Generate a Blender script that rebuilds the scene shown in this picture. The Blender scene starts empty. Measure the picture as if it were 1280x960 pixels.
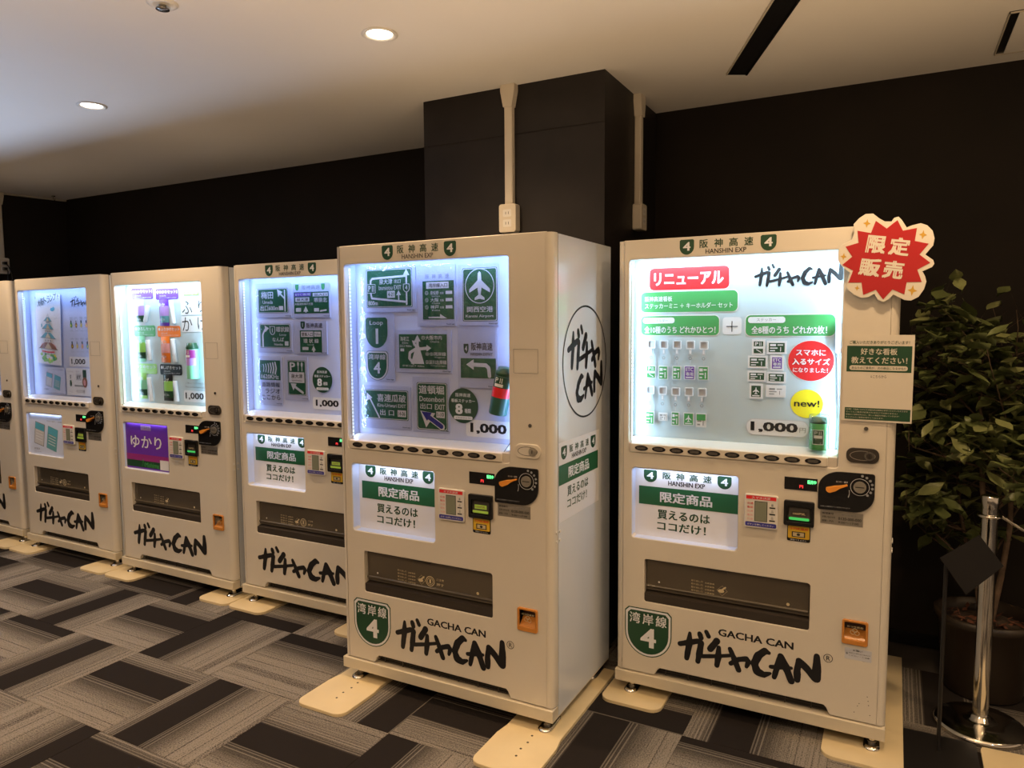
import bpy, math, random
from mathutils import Matrix, Vector
random.seed(4)
C = bpy.context.scene.collection
PI = math.pi
# ---------------------------------------------------------------- camera, world, exposure
F_PX = 900.45
yaw, pitch, roll, CH = 0.4886, 0.0822, -0.0068, 1.5073
cam = bpy.data.cameras.new('camera'); camo = bpy.data.objects.new('camera', cam); C.objects.link(camo)
cam.sensor_width = 36.0; cam.lens = F_PX/1280*36.0; cam.clip_start = 0.05
fwd = Vector((-math.sin(yaw)*math.cos(pitch), math.cos(yaw)*math.cos(pitch), -math.sin(pitch)))
rt = Vector((math.cos(yaw), math.sin(yaw), 0)); up = rt.cross(fwd)
cr, sr = math.cos(roll), math.sin(roll)
r2 = rt*cr+up*sr; u2 = up*cr-rt*sr
mw = Matrix((r2, u2, -fwd)).transposed().to_4x4(); mw.translation = (0, 0, CH)
camo.matrix_world = mw
bpy.context.scene.camera = camo
W_ = bpy.data.worlds.new('world'); bpy.context.scene.world = W_; W_.use_nodes = True
W_.node_tree.nodes['Background'].inputs[0].default_value = (1.0, .68, .42, 1)
W_.node_tree.nodes['Background'].inputs[1].default_value = .42
vs = bpy.context.scene.view_settings
vs.view_transform = 'Standard'; vs.look = 'None'; vs.exposure = 0.0; vs.gamma = 1.0; vs.use_curve_mapping = False
DOWN_W, DOWN_COL = 57.0, (1.0, .67, .37)
FILL_COOL = 190.0; FILL_WARM = 185.0  # energies of the added ceiling-wash lamps
LED_TOP = 34.0; LED_SIDE = 3.5; TOP_W = .75; SIDE_W = .42; LOW_W = .26

# ---------------------------------------------------------------- materials
def pr(name, col, rough=.5, metal=0, noise=0, nscale=20, bump=0, spec=.5, emit=None, es=0, coat=0, alpha=1):
    m = bpy.data.materials.new(name); m.use_nodes = True
    nt = m.node_tree; b = nt.nodes['Principled BSDF']
    b.inputs['Base Color'].default_value = (*col, 1); b.inputs['Roughness'].default_value = rough
    b.inputs['Metallic'].default_value = metal; b.inputs['Specular IOR Level'].default_value = spec
    b.inputs['Coat Weight'].default_value = coat; b.inputs['Coat Roughness'].default_value = .08
    if alpha < 1: b.inputs['Alpha'].default_value = alpha
    if emit:
        b.inputs['Emission Color'].default_value = (*emit, 1); b.inputs['Emission Strength'].default_value = es
    if noise or bump:
        tc = nt.nodes.new('ShaderNodeTexCoord'); n = nt.nodes.new('ShaderNodeTexNoise')
        n.inputs['Scale'].default_value = nscale; n.inputs['Detail'].default_value = 5
        nt.links.new(tc.outputs['Object'], n.inputs['Vector'])
        if noise:
            r = nt.nodes.new('ShaderNodeValToRGB'); nt.links.new(n.outputs['Fac'], r.inputs[0])
            r.color_ramp.elements[0].position = .3; r.color_ramp.elements[1].position = .7
            r.color_ramp.elements[0].color = (*[c*(1-noise) for c in col], 1)
            r.color_ramp.elements[1].color = (*[min(1, c*(1+noise)) for c in col], 1)
            nt.links.new(r.outputs[0], b.inputs['Base Color'])
        if bump:
            bp = nt.nodes.new('ShaderNodeBump'); bp.inputs['Strength'].default_value = bump; bp.inputs['Distance'].default_value = .002
            nt.links.new(n.outputs['Fac'], bp.inputs['Height']); nt.links.new(bp.outputs[0], b.inputs['Normal'])
    return m
def clear(name, tint, gloss, rough=.03, bump=0, nscale=25):
    m = bpy.data.materials.new(name); m.use_nodes = True; nt = m.node_tree
    nt.nodes.remove(nt.nodes['Principled BSDF']); out = nt.nodes['Material Output']
    t = nt.nodes.new('ShaderNodeBsdfTransparent'); t.inputs[0].default_value = (*tint, 1)
    g = nt.nodes.new('ShaderNodeBsdfGlossy'); g.inputs['Roughness'].default_value = rough
    fr = nt.nodes.new('ShaderNodeLayerWeight'); fr.inputs[0].default_value = .15
    mm = nt.nodes.new('ShaderNodeMath'); mm.operation = 'MULTIPLY_ADD'; mm.inputs[1].default_value = .3; mm.inputs[2].default_value = gloss
    nt.links.new(fr.outputs['Fresnel'], mm.inputs[0])
    mx = nt.nodes.new('ShaderNodeMixShader'); nt.links.new(mm.outputs[0], mx.inputs[0])
    nt.links.new(t.outputs[0], mx.inputs[1]); nt.links.new(g.outputs[0], mx.inputs[2]); nt.links.new(mx.outputs[0], out.inputs[0])
    if bump:
        n = nt.nodes.new('ShaderNodeTexNoise'); n.inputs['Scale'].default_value = nscale
        tc = nt.nodes.new('ShaderNodeTexCoord'); nt.links.new(tc.outputs['Object'], n.inputs['Vector'])
        bp = nt.nodes.new('ShaderNodeBump'); bp.inputs['Strength'].default_value = bump; bp.inputs['Distance'].default_value = .01
        nt.links.new(n.outputs['Fac'], bp.inputs['Height']); nt.links.new(bp.outputs[0], g.inputs['Normal'])
    return m
M = dict(
    paint=pr('machine_paint', (.66, .61, .52), .32, noise=.02, nscale=3, coat=.25),
    paint_cool_lit=pr('side_paint_cool_lit', (.66, .70, .75), .22, noise=.02, nscale=3, coat=.3),  # machine paint again, with cool light on the cabinet mixed into its colour
    skirt=pr('skirt_paint', (.60, .54, .42), .4),
    seam=pr('seam_rubber', (.03, .028, .025), .7),
    inside=pr('inner_dark', (.02, .018, .015), .6),
    white=pr('white_print', (.74, .75, .79), .5),
    lining=pr('display_lining', (.60, .68, .88), .45),
    lining_w=pr('display_lining_white', (.60, .70, .74), .45),
    sheet=pr('display_sheet', (.53, .58, .80), .5, noise=.03, nscale=12),
    sheet_w=pr('display_sheet_white', (.50, .60, .66), .5),
    ledge=pr('ledge_plastic', (.60, .55, .48), .35),
    green=pr('sign_green', (.015, .115, .045), .4), dgreen=pr('deep_green', (.012, .062, .028), .4),
    pine=pr('pine_plastic', (.03, .11, .085), .35), lgreen=pr('label_green', (.06, .32, .09), .4), lime=pr('lime', (.30, .62, .12), .4), mint=pr('mint', (.25, .62, .38), .4),
    black=pr('ink_black', (.006, .006, .008), .45), grey=pr('print_grey', (.25, .26, .28), .5), lgrey=pr('print_light_grey', (.55, .56, .6), .5),
    purple=pr('print_purple', (.14, .035, .42), .4), magenta=pr('print_magenta', (.30, .03, .22), .4), lilac=pr('print_lilac', (.42, .25, .62), .4),
    orange=pr('print_orange', (.85, .20, .02), .4), red=pr('print_red', (.72, .02, .025), .4), burst=pr('burst_red', (.40, .010, .012), .35, coat=.3),
    blue=pr('print_blue', (.03, .03, .30), .4), sky=pr('print_sky', (.10, .42, .58), .4), teal=pr('print_teal', (.12, .36, .42), .4),
    yellow=pr('print_yellow', (.85, .72, .02), .45), ysticker=pr('sticker_yellow', (.72, .45, .03), .4), tan=pr('print_tan', (.6, .5, .3), .5),
    cream=pr('cream_card', (.66, .61, .52), .45), gold=pr('gold_print', (.55, .32, .04), .35), pink=pr('print_pink', (.75, .35, .35), .5), brown=pr('print_brown', (.25, .10, .05), .5),
    glass=clear('display_glass', (.97, .98, .98), .015),
    sleeve=clear('plastic_sleeve', (.96, .96, .98), .035, .12, .6, 30),
    clearp=clear('clear_plastic', (.90, .95, .92), .10, .08),
    flap=pr('smoked_flap', (.085, .070, .050), .22, coat=.3), sill=pr('sill_dark', (.035, .028, .022), .4),
    blackp=pr('black_plastic', (.008, .008, .009), .25), knob=pr('knob_orange', (.80, .30, .04), .35),
    chrome=pr('chrome', (.75, .72, .66), .12, 1), dchrome=pr('dark_chrome', (.30, .28, .25), .25, 1), steel=pr('brushed_steel', (.45, .42, .36), .35, .8),
    amber=pr('amber_plastic', (.55, .22, .04), .25, coat=.3), amberd=pr('amber_dark', (.07, .025, .008), .3),
    plate=pr('stabiliser_plate', (.68, .56, .34), .38, noise=.05, nscale=6), screen=pr('lcd', (.22, .24, .18), .2),
    ledg=pr('led_green', (.02, .3, .05), .4, emit=(.15, 1, .3), es=2.2), ledr=pr('led_red', (.3, .01, .01), .4, emit=(1, .05, .05), es=1.6),
    slotg=pr('slot_glow', (.2, .3, .05), .4, emit=(.45, .6, .06), es=.28),
    slotg2=pr('slot_glow_green', (.05, .3, .05), .4, emit=(.08, .9, .2), es=.45),
    led=pr('led_strip', (1, 1, 1), .5, emit=(.45, .68, 1.0), es=LED_TOP), leds=pr('led_strip_side', (1, 1, 1), .5, emit=(.85, 1.0, .92), es=LED_SIDE),
    ledw=pr('led_strip_white', (1, 1, 1), .5, emit=(.74, .95, .92), es=LED_TOP), ledv=pr('led_strip_violet', (1, 1, 1), .5, emit=(.66, .78, 1), es=90),
    ledoff=pr('led_dim', (.8, .8, .85), .4, emit=(.6, .8, 1), es=1.2),
    wall=pr('dark_wall', (.0095, .0060, .0036), .6, spec=.25, noise=.25, nscale=3, bump=.15),
    pillar=pr('pillar_vinyl', (.0125, .0096, .0088), .5, spec=.35, noise=.3, nscale=6, bump=.2),
    ceil=pr('ceiling_paint', (.74, .71, .67), .7, noise=.015, nscale=2), conduit=pr('conduit_cream', (.62, .56, .46), .4),
    trimm=pr('trim_cream', (.45, .40, .33), .5), white_metal=pr('white_metal', (.7, .68, .64), .35), lampglow=pr('lamp_glow', (1, 1, 1), .5, emit=(1, .86, .66), es=14),
    lampglow2=pr('lamp_rim', (.8, .7, .5), .3), pot=pr('pot_brown', (.028, .019, .012), .45), soil=pr('soil', (.04, .025, .015), .9, noise=.6, nscale=60, bump=1),
    bark=pr('bark', (.10, .065, .04), .8, noise=.4, nscale=30, bump=.6), leaf=pr('leaf', (.11, .135, .045), .42, noise=.4, nscale=9),
    leaf2=pr('leaf_light', (.20, .22, .085), .42, noise=.3, nscale=9), deadleaf=pr('dead_leaf', (.14, .05, .025), .7), matb=pr('black_metal', (.008, .007, .007), .45))
def carpet_mat(name, tile=True):
    m = bpy.data.materials.new(name); m.use_nodes = True; nt = m.node_tree; b = nt.nodes['Principled BSDF']; L = nt.links.new
    b.inputs['Roughness'].default_value = .95; b.inputs['Specular IOR Level'].default_value = .1
    N = nt.nodes.new
    def math_(op, a, bb=None, cc=None):
        n = N('ShaderNodeMath'); n.operation = op
        for i, v in enumerate((a, bb, cc)):
            if v is None: continue
            if isinstance(v, (int, float)): n.inputs[i].default_value = v
            else: L(v, n.inputs[i])
        return n.outputs[0]
    tc = N('ShaderNodeTexCoord'); sx = N('ShaderNodeSeparateXYZ'); L(tc.outputs['Object'], sx.inputs[0])
    oi = N('ShaderNodeObjectInfo'); sc = N('ShaderNodeSeparateColor'); L(oi.outputs['Color'], sc.inputs[0])
    s = math_('MULTIPLY_ADD', sx.outputs[1], 1/.484, .5)
    t = math_('ADD', s, math_('MULTIPLY', sc.outputs[0], 1.4))
    t = math_('WRAP', t, 1.4, 0.0); t = math_('DIVIDE', t, 1.4)
    def ramp(stops, interp):
        r = N('ShaderNodeValToRGB'); r.color_ramp.interpolation = interp; e = r.color_ramp.elements
        while len(e) > 1: e.remove(e[0])
        for i, (p, v) in enumerate(stops):
            k = e[0] if i == 0 else e.new(p/1.4)
            k.position = p/1.4; k.color = (v, v, v, 1)
        L(t, r.inputs[0]); return r.outputs[0]
    base = ramp([(0, .95), (.18, .9), (.30, .62), (.40, .3), (.49, .08), (.5, 0), (.80, 0), (.81, .12), (.88, .42), (1.0, .6), (1.1, .8), (1.25, .95), (1.4, .95)], 'LINEAR')
    dl = [.045, .085, .20, 1.06, 1.12, 1.20, 1.30]; ll = [.44, .475, .495, .812, .838, .872, .9, .93, .958]
    ev = sorted([(p, 0) for p in dl]+[(p, 1) for p in ll]); st = [(0, .5)]
    for p, v in ev: st += [(p, v), (p+.009, .5)]
    st = st[:32]
    lines = ramp(st, 'CONSTANT')
    nz = N('ShaderNodeTexNoise'); nz.inputs['Scale'].default_value = 190; nz.inputs['Detail'].default_value = 2; L(tc.outputs['Object'], nz.inputs['Vector'])
    nb = N('ShaderNodeTexNoise'); nb.inputs['Scale'].default_value = 1.0; mp = N('ShaderNodeMapping'); mp.inputs['Scale'].default_value = (4, 420, 1)
    L(tc.outputs['Object'], mp.inputs[0]); L(mp.outputs[0], nb.inputs['Vector'])
    fib = math_('MULTIPLY_ADD', nz.outputs['Fac'], 2.6, -1.3)
    thr = math_('MULTIPLY_ADD', nb.outputs['Fac'], 1.8, -.9)
    v = math_('ADD', base, math_('MULTIPLY', math_('SUBTRACT', lines, .5), .85))
    mid = math_('MULTIPLY', base, 1.1)
    v = math_('ADD', v, math_('MULTIPLY', math_('ADD', fib, thr), mid))
    mx = N('ShaderNodeMix'); mx.data_type = 'RGBA'; mx.clamp_factor = True
    L(v, mx.inputs[0]); mx.inputs[6].default_value = (.0165, .0135, .0125, 1); mx.inputs[7].default_value = (.235, .21, .18, 1)
    L(mx.outputs[2], b.inputs['Base Color'])
    bp = N('ShaderNodeBump'); bp.inputs['Strength'].default_value = .3; bp.inputs['Distance'].default_value = .002
    L(nz.outputs['Fac'], bp.inputs['Height']); L(bp.outputs[0], b.inputs['Normal'])
    return m
M['carpet'] = carpet_mat('carpet')
M['subfloor'] = pr('carpet_far', (.05, .043, .038), .95, noise=.4, nscale=4)

# ---------------------------------------------------------------- mesh helpers
TXT = {}
def text_geo(s, bold):
    k = (s, round(bold, 4))
    if k in TXT: return TXT[k]
    cu = bpy.data.curves.new('t', 'FONT'); cu.body = s; cu.offset = min(bold, 0); cu.resolution_u = 2
    o = bpy.data.objects.new('t', cu); C.objects.link(o)
    dg = bpy.context.evaluated_depsgraph_get(); me = bpy.data.meshes.new_from_object(o.evaluated_get(dg))
    V = [(v.co.x, v.co.y, 0) for v in me.vertices]; Fc = [tuple(p.vertices) for p in me.polygons]
    bpy.data.objects.remove(o); bpy.data.curves.remove(cu); bpy.data.meshes.remove(me)
    if bold > 0:        # heavier weight: the glyphs overlaid a little to each side
        n0, V0, F0 = len(V), V, Fc; V, Fc = [], []; d = bold*.8
        for q, (dx, dy) in enumerate(((-1, -.6), (1, -.6), (1, .6), (-1, .6))):
            V += [(x+dx*d, y+dy*d, q) for x, y, _ in V0]; Fc += [tuple(i+q*n0 for i in f) for f in F0]
    xs = [v[0] for v in V]; ys = [v[1] for v in V]
    x0, x1, y0, y1 = min(xs), max(xs), min(ys), max(ys)
    TXT[k] = ([((x-x0)/(x1-x0), (y-y0)/(y1-y0), q*6e-5) for x, y, q in V], Fc, (x1-x0)/(y1-y0))
    return TXT[k]
class MB:
    def __init__(s): s.v = []; s.f = []; s.m = []; s.sm = []; s.mats = []; s.T = None
    def mi(s, k):
        if k not in s.mats: s.mats.append(k)
        return s.mats.index(k)
    def add(s, V, Fc, k, smooth=False):
        b = len(s.v); i = s.mi(k)
        if s.T is not None: V = [tuple(s.T @ Vector(v)) for v in V]
        s.v += [tuple(v) for v in V]
        for f in Fc: s.f.append(tuple(b+q for q in f)); s.m.append(i); s.sm.append(smooth)
        return s
    def box(s, x0, x1, y0, y1, z0, z1, k, c=0):
        if c:   # chamfered plan edges in z (vertical corners)
            P = [(x0+c, y0), (x1-c, y0), (x1, y0+c), (x1, y1-c), (x1-c, y1), (x0+c, y1), (x0, y1-c), (x0, y0+c)]
            return s.prismz(P, z0, z1, k)
        V = [(x0, y0, z0), (x1, y0, z0), (x1, y1, z0), (x0, y1, z0), (x0, y0, z1), (x1, y0, z1), (x1, y1, z1), (x0, y1, z1)]
        return s.add(V, [(3, 2, 1, 0), (4, 5, 6, 7), (0, 1, 5, 4), (1, 2, 6, 5), (2, 3, 7, 6), (3, 0, 4, 7)], k)
    def prismz(s, P, z0, z1, k, smooth=False):
        n = len(P)
        s.add([(x, y, z0) for x, y in P]+[(x, y, z1) for x, y in P], [tuple(range(n))[::-1], tuple(range(n, 2*n))], k)
        return s.add([(x, y, z0) for x, y in P]+[(x, y, z1) for x, y in P], [(i, (i+1) % n, n+(i+1) % n, n+i) for i in range(n)], k, smooth)
    def prismy(s, P, y0, y1, k, smooth=False):       # P = (u,z) ccw seen from the front
        n = len(P); V = [(x, y0, z) for x, z in P]+[(x, y1, z) for x, z in P]
        s.add(V, [tuple(range(n)), tuple(range(n, 2*n))[::-1]], k)
        return s.add(V, [((i+1) % n, i, n+i, n+(i+1) % n) for i in range(n)], k, smooth)
    def flat(s, P, y, k): return s.add([(x, y, z) for x, z in P], [tuple(range(len(P)))], k)
    def rect(s, u0, u1, z0, z1, y, k): return s.flat([(u0, z0), (u1, z0), (u1, z1), (u0, z1)], y, k)
    def rr(s, u0, u1, z0, z1, y, k, r=.01): return s.flat(rrp(u0, u1, z0, z1, r), y, k)
    def disc(s, u, z, ru, rz, y, k, n=28): return s.flat([(u+ru*math.cos(2*PI*i/n), z+rz*math.sin(2*PI*i/n)) for i in range(n)], y, k)
    def ring(s, u, z, r, w, y, k, n=32, ry=None):
        ry = ry or r; V = []
        for i in range(n):
            a = 2*PI*i/n; V += [(u+r*math.cos(a), y, z+ry*math.sin(a)), (u+(r-w)*math.cos(a), y, z+(ry-w)*math.sin(a))]
        return s.add(V, [(2*i, 2*((i+1) % n), 2*((i+1) % n)+1, 2*i+1) for i in range(n)], k)
    def text(s, t, u0, u1, z0, z1, y, k, bold=0, keep=False):
        V, Fc, asp = text_geo(t, bold)
        if keep or t == '1':
            w = (z1-z0)*asp
            if w < u1-u0: c = (u0+u1)/2; u0, u1 = c-w/2, c+w/2
        return s.add([(u0+a*(u1-u0), y-q, z0+b*(z1-z0)) for a, b, q in V], Fc, k)
    def stroke(s, P, w, y, k, rough=0):
        w0 = w if isinstance(w, (list, tuple)) else [w]*len(P)
        for i, (x, z) in enumerate(P): s.disc(x, z, w0[i]/2, w0[i]/2, y-i*1e-5, k, 10)
        for i in range(len(P)-1):
            a, b = Vector(P[i]), Vector(P[i+1]); d = (b-a); 
            if d.length < 1e-6: continue
            n = Vector((-d.y, d.x)).normalized(); wa, wb = w0[i]/2, w0[i+1]/2
            s.flat([tuple(a-n*wa), tuple(b-n*wb), tuple(b+n*wb), tuple(a+n*wa)], y-5e-6-i*1e-5, k)
        return s
    def shield(s, u0, u1, z0, z1, y, k, rnd=.12):
        w = u1-u0; h = z1-z0; c = (u0+u1)/2; P = [(u0+w*.04, z1)]
        zz = z0+h*.5; P = []
        for i in range(17):
            a = PI+PI*i/16; P.append((c+w/2*math.cos(a), zz+(zz-z0)*math.sin(a)))
        r = w*.08; P += [(u1, z1-r), (u1-r, z1), (u0+r, z1), (u0, z1-r)]
        return s.flat(P, y, k)
    def lathe(s, prof, k, cx=0, cy=0, n=24, smooth=True, closed=True):
        V = []; m = len(prof)
        for i in range(n):
            a = 2*PI*i/n
            for r, z in prof: V.append((cx+r*math.cos(a), cy+r*math.sin(a), z))
        Fc = [(i*m+j, ((i+1) % n)*m+j, ((i+1) % n)*m+j+1, i*m+j+1) for i in range(n) for j in range(m-1)]
        return s.add(V, Fc, k, smooth)
    def cyl(s, cx, cy, r, z0, z1, k, n=20, r1=None):
        r1 = r if r1 is None else r1
        return s.lathe([(0, z0), (r, z0)], k, cx, cy, n, False).lathe([(r, z0), (r1, z1)], k, cx, cy, n).lathe([(r1, z1), (0, z1)], k, cx, cy, n, False)
    def cyly(s, u, z, r, y0, y1, k, n=20, r1=None):  # axis along y, y0 = front
        r1 = r if r1 is None else r1
        A = [(u+r*math.cos(2*PI*i/n), y0, z+r*math.sin(2*PI*i/n)) for i in range(n)]
        B = [(u+r1*math.cos(2*PI*i/n), y1, z+r1*math.sin(2*PI*i/n)) for i in range(n)]
        s.add(A, [tuple(range(n))], k)
        return s.add(A+B, [((i+1) % n, i, n+i, n+(i+1) % n) for i in range(n)], k, True)
    def tube(s, P, r, k, n=8, cap=True):
        P = [Vector(p) for p in P]; R = r if isinstance(r, list) else [r]*len(P); V = []
        for i, p in enumerate(P):
            d = (P[min(i+1, len(P)-1)]-P[max(i-1, 0)]).normalized()
            a = d.cross(Vector((0, 0, 1)) if abs(d.z) < .9 else Vector((1, 0, 0))).normalized(); b = d.cross(a)
            for j in range(n):
                q = 2*PI*j/n; V.append(p+(a*math.cos(q)+b*math.sin(q))*R[i])
        Fc = [(i*n+j, i*n+(j+1) % n, (i+1)*n+(j+1) % n, (i+1)*n+j) for i in range(len(P)-1) for j in range(n)]
        s.add(V, Fc, k, True)
        if cap: s.add(V[:n]+V[-n:], [tuple(range(n)), tuple(range(n, 2*n))], k)
        return s
    def mesh(s, name, off=(0, 0, 0)):
        me = bpy.data.meshes.new(name)
        me.from_pydata([(a-off[0], b-off[1], c-off[2]) for a, b, c in s.v], [], s.f)
        for k in s.mats: me.materials.append(M[k])
        me.polygons.foreach_set('material_index', s.m); me.polygons.foreach_set('use_smooth', s.sm); me.update()
        return me
def rrp(u0, u1, z0, z1, r, n=5):
    P = []
    for cx, cz, a0 in ((u1-r, z0+r, -PI/2), (u1-r, z1-r, 0), (u0+r, z1-r, PI/2), (u0+r, z0+r, PI)):
        for i in range(n+1): a = a0+PI/2*i/n; P.append((cx+r*math.cos(a), cz+r*math.sin(a)))
    return P
def tag(o, label=None, cat=None, group=None, kind=None):
    for k, v in (('label', label), ('category', cat), ('group', group), ('kind', kind)):
        if v: o[k] = v
    return o
def part(name, mb, parent, loc=(0, 0, 0), label=None):
    me = mb if isinstance(mb, bpy.types.Mesh) else mb.mesh(name)
    o = bpy.data.objects.new(name, me); C.objects.link(o); o.parent = parent; o.location = loc
    if label: o['label'] = label
    return o
def thing(name, label, cat, mat=None, group=None):
    o = bpy.data.objects.new(name, None); C.objects.link(o); o.empty_display_size = .1
    if mat is not None: o.matrix_world = mat
    return tag(o, label, cat, group)
def solo(name, mb, label=None, cat=None, mat=None, group=None, kind=None):
    o = bpy.data.objects.new(name, mb.mesh(name)); C.objects.link(o)
    if mat is not None: o.matrix_world = mat
    return tag(o, label, cat, group, kind)
def curve_plate(outer, holes, y0, y1, bevel, k):
    """extruded 2D outline with holes and rounded rims, facing -y"""
    cu = bpy.data.curves.new('c', 'CURVE'); cu.dimensions = '2D'; cu.fill_mode = 'BOTH'
    cu.extrude = (y1-y0)/2-bevel; cu.bevel_depth = bevel; cu.offset = -bevel; cu.bevel_resolution = 2
    for P in [outer]+holes:
        sp = cu.splines.new('POLY'); sp.points.add(len(P)-1); sp.use_cyclic_u = True
        for i, (x, z) in enumerate(P): sp.points[i].co = (x, z, 0, 1)
    o = bpy.data.objects.new('c', cu); C.objects.link(o)
    dg = bpy.context.evaluated_depsgraph_get(); me = bpy.data.meshes.new_from_object(o.evaluated_get(dg))
    mb = MB(); mb.add([(v.co.x, (y0+y1)/2-v.co.z, v.co.y) for v in me.vertices], [tuple(p.vertices) for p in me.polygons], k)
    bpy.data.objects.remove(o); bpy.data.curves.remove(cu); bpy.data.meshes.remove(me)
    return mb

# ---------------------------------------------------------------- the room
CZ, WY, WX = 2.60, 3.765, -6.40
P_T = .484
mb = MB().box(WX-.3, 5.0, -5.0, WY+.3, -.12, -.006, 'subfloor')
floor = solo('floor', mb, kind='structure')
tile = MB()
h = P_T/2-.0006; c = .002
tile.add([(-h, -h, -.006), (h, -h, -.006), (h, h, -.006), (-h, h, -.006), (-h, -h, -c/2), (h, -h, -c/2), (h, h, -c/2), (-h, h, -c/2),
          (-h+c, -h+c, 0), (h-c, -h+c, 0), (h-c, h-c, 0), (-h+c, h-c, 0)],
         [(0, 1, 5, 4), (1, 2, 6, 5), (2, 3, 7, 6), (3, 0, 4, 7), (4, 5, 9, 8), (5, 6, 10, 9), (6, 7, 11, 10), (7, 4, 8, 11), (8, 9, 10, 11)], 'carpet')
tme = tile.mesh('carpet_tile')
known = {(-1, -1): (1, 0), (0, -1): (-1, .95), (-1, 0): (-1, .8), (0, 0): (1, 1.1), (-2, -1): (1, .18), (1, -1): (1, .15), (2, 0): (-1, 1.1), (1, 0): (-1, .1),
         (-2, 0): (1, 0), (-3, -1): (1, 1.05), (-3, 0): (1, .2), (3, 0): (-1, 1.1), (4, 0): (1, 1.0), (3, 1): (1, .5), (4, 1): (-1, 1.0), (0, -2): (1, 1.3), (-1, -2): (1, 1.1)}
for i in range(-8, 10):
    for j in range(-5, 4):
        x, y = -2.58+(i+.5)*P_T, 2.04+(j+.5)*P_T
        if x-h < WX-.01 or y+h > WY+.05: continue
        d, ph = known.get((i, j), (random.choice((1, -1)), random.uniform(0, 1.4)))
        o = bpy.data.objects.new('carpet_tile', tme); C.objects.link(o); o.parent = floor; o.location = (x, y, 0)
        if (i+j) % 2 == 0: rz = 0 if d > 0 else PI
        else: rz = -PI/2 if d > 0 else PI/2
        o.rotation_euler.z = rz
        if d < 0: ph = (ph-1.0) % 1.4     # t = ph - s  ==  (ph-1) + s'
        o.color = (ph/1.4, 0, 0, 1)
def struct(name, mb): return solo(name, mb, kind='structure')
struct('ceiling', MB().box(WX-.3, 5.0, -5.0, WY+.3, CZ, CZ+.15, 'ceil'))
struct('wall_back', MB().box(WX-.3, 5.0, WY, WY+.15, 0, CZ, 'wall'))
struct('wall_left', MB().prismz([(WX-.04, -5.0), (WX-.04, 3.30), (WX+.06, WY), (WX-.25, WY), (WX-.25, -5.0)], 0, CZ, 'wall'))
COLX, COLY = -1.14, 3.015
struct('wall_column', MB().box(-2.085, COLX, COLY, WY, 0, CZ, 'pillar').box(-2.09, COLX+.001, COLY-.0015, COLY, 2.38, 2.383, 'wall'))
struct('trim_1', MB().prismz([(WX-.04, -5.0), (WX-.012, -5), (WX-.012, 3.29), (WX+.085, WY-.001), (WX+.06, WY), (WX-.04, 3.30)], CZ-.014, CZ-.001, 'trimm'))
struct('baseboard_back', MB().box(COLX, 5.0, WY-.012, WY, 0, .06, 'blackp'))

# ceiling fixtures, and added lamps that wash the ceiling
def downlight(x, y, label, k=1, col=DOWN_COL):
    t = thing('downlight', label, 'ceiling light', Matrix.Translation((x, y, CZ)), 'ceiling downlights')
    part('trim_ring', MB().lathe([(.066, 0), (.068, -.004), (.060, -.007), (.050, -.003), (.048, -.0005)], 'white_metal', n=32), t)
    part('lens', MB().lathe([(.048, -.0005), (.030, -.0015), (0, -.002)], 'lampglow', n=32), t, label='glowing lens')
    l = bpy.data.lights.new('downlight_lamp', 'SPOT'); l.energy = DOWN_W*k; l.color = col; l.spot_size = math.radians(135); l.spot_blend = .9; l.shadow_soft_size = .045
    lo = bpy.data.objects.new('downlight_lamp', l); C.objects.link(lo); lo.parent = t; lo.location = (0, 0, -.03)
downlight(-1.75, 2.25, 'round white downlight glowing in the ceiling above the column, the larger one in view')
downlight(-3.54, 2.26, 'round white downlight glowing in the ceiling at the far left', 1.3)
for x, y, w_ in ((.04, 2.25, 'above the right machine'), (1.8, 2.25, 'right of the potted tree'), (-5.33, 2.26, 'above the leftmost machines'), (-5.33, .3, 'by the left wall'), (-3.54, .3, 'left of the camera'), (-1.75, .3, 'just left of the camera'),
                 (.04, .3, 'above the camera'), (1.8, .3, 'right of the camera, tinted cool as added side light'), (-3.54, -1.7, 'behind the camera on the left'), (-.8, -1.7, 'behind the camera'), (1.8, -1.7, 'behind the camera on the right')):
    downlight(x, y, 'round white downlight outside the view, '+w_, 1.4 if x < -3 and y > 0 else 1.5 if (x, y) == (1.8, .3) else 1, (.72, .87, 1.0) if (x, y) == (1.8, .3) else DOWN_COL)  # right of the camera: made cool and stronger to light the forward machine's side
def added_uplight(x, y, z, w, col, label, added_baffle=0):  # added lamp, shaped like a floor lamp, to brighten the ceiling
    t = thing('added_uplight', label, 'added light', Matrix.Translation((x, y, 0)))
    part('base', MB().lathe([(0, 0), (.14, 0), (.14, .015), (.02, .03), (0, .03)], 'matb'), t); part('pole', MB().cyl(0, 0, .012, .02, z-.06, 'matb', 12), t)
    part('shade', MB().lathe([(.012, z-.07), (.06, z-.06), (.12, z), (.116, z), (.055, z-.054), (0, z-.056)], 'matb'), t)
    if added_baffle: part('added_baffle', MB().box(-.6, .6, .118, .122, z-.06, z+.005+.12*added_baffle, 'matb'), t)  # added plate that cuts the cool light to a straight edge overhead
    l = bpy.data.lights.new('added_uplight_lamp', 'SPOT'); l.energy = w; l.color = col; l.spot_size = math.radians(170 if added_baffle else 142); l.spot_blend = 1; l.shadow_soft_size = .02 if added_baffle else .09
    lo = bpy.data.objects.new('added_uplight_lamp', l); C.objects.link(lo); lo.parent = t; lo.location = (0, 0, z+.005); lo.rotation_euler.x = PI
added_uplight(-4.9, 1.2, .5, FILL_COOL, (.58, .72, 1.0), 'added uplight outside the view on the left, baffled for the ceiling shadow line', 1.556)
added_uplight(.75, 1.2, .8, FILL_WARM, (1.0, .67, .37), 'added uplight outside the view on the right, washing the ceiling warm')
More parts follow.
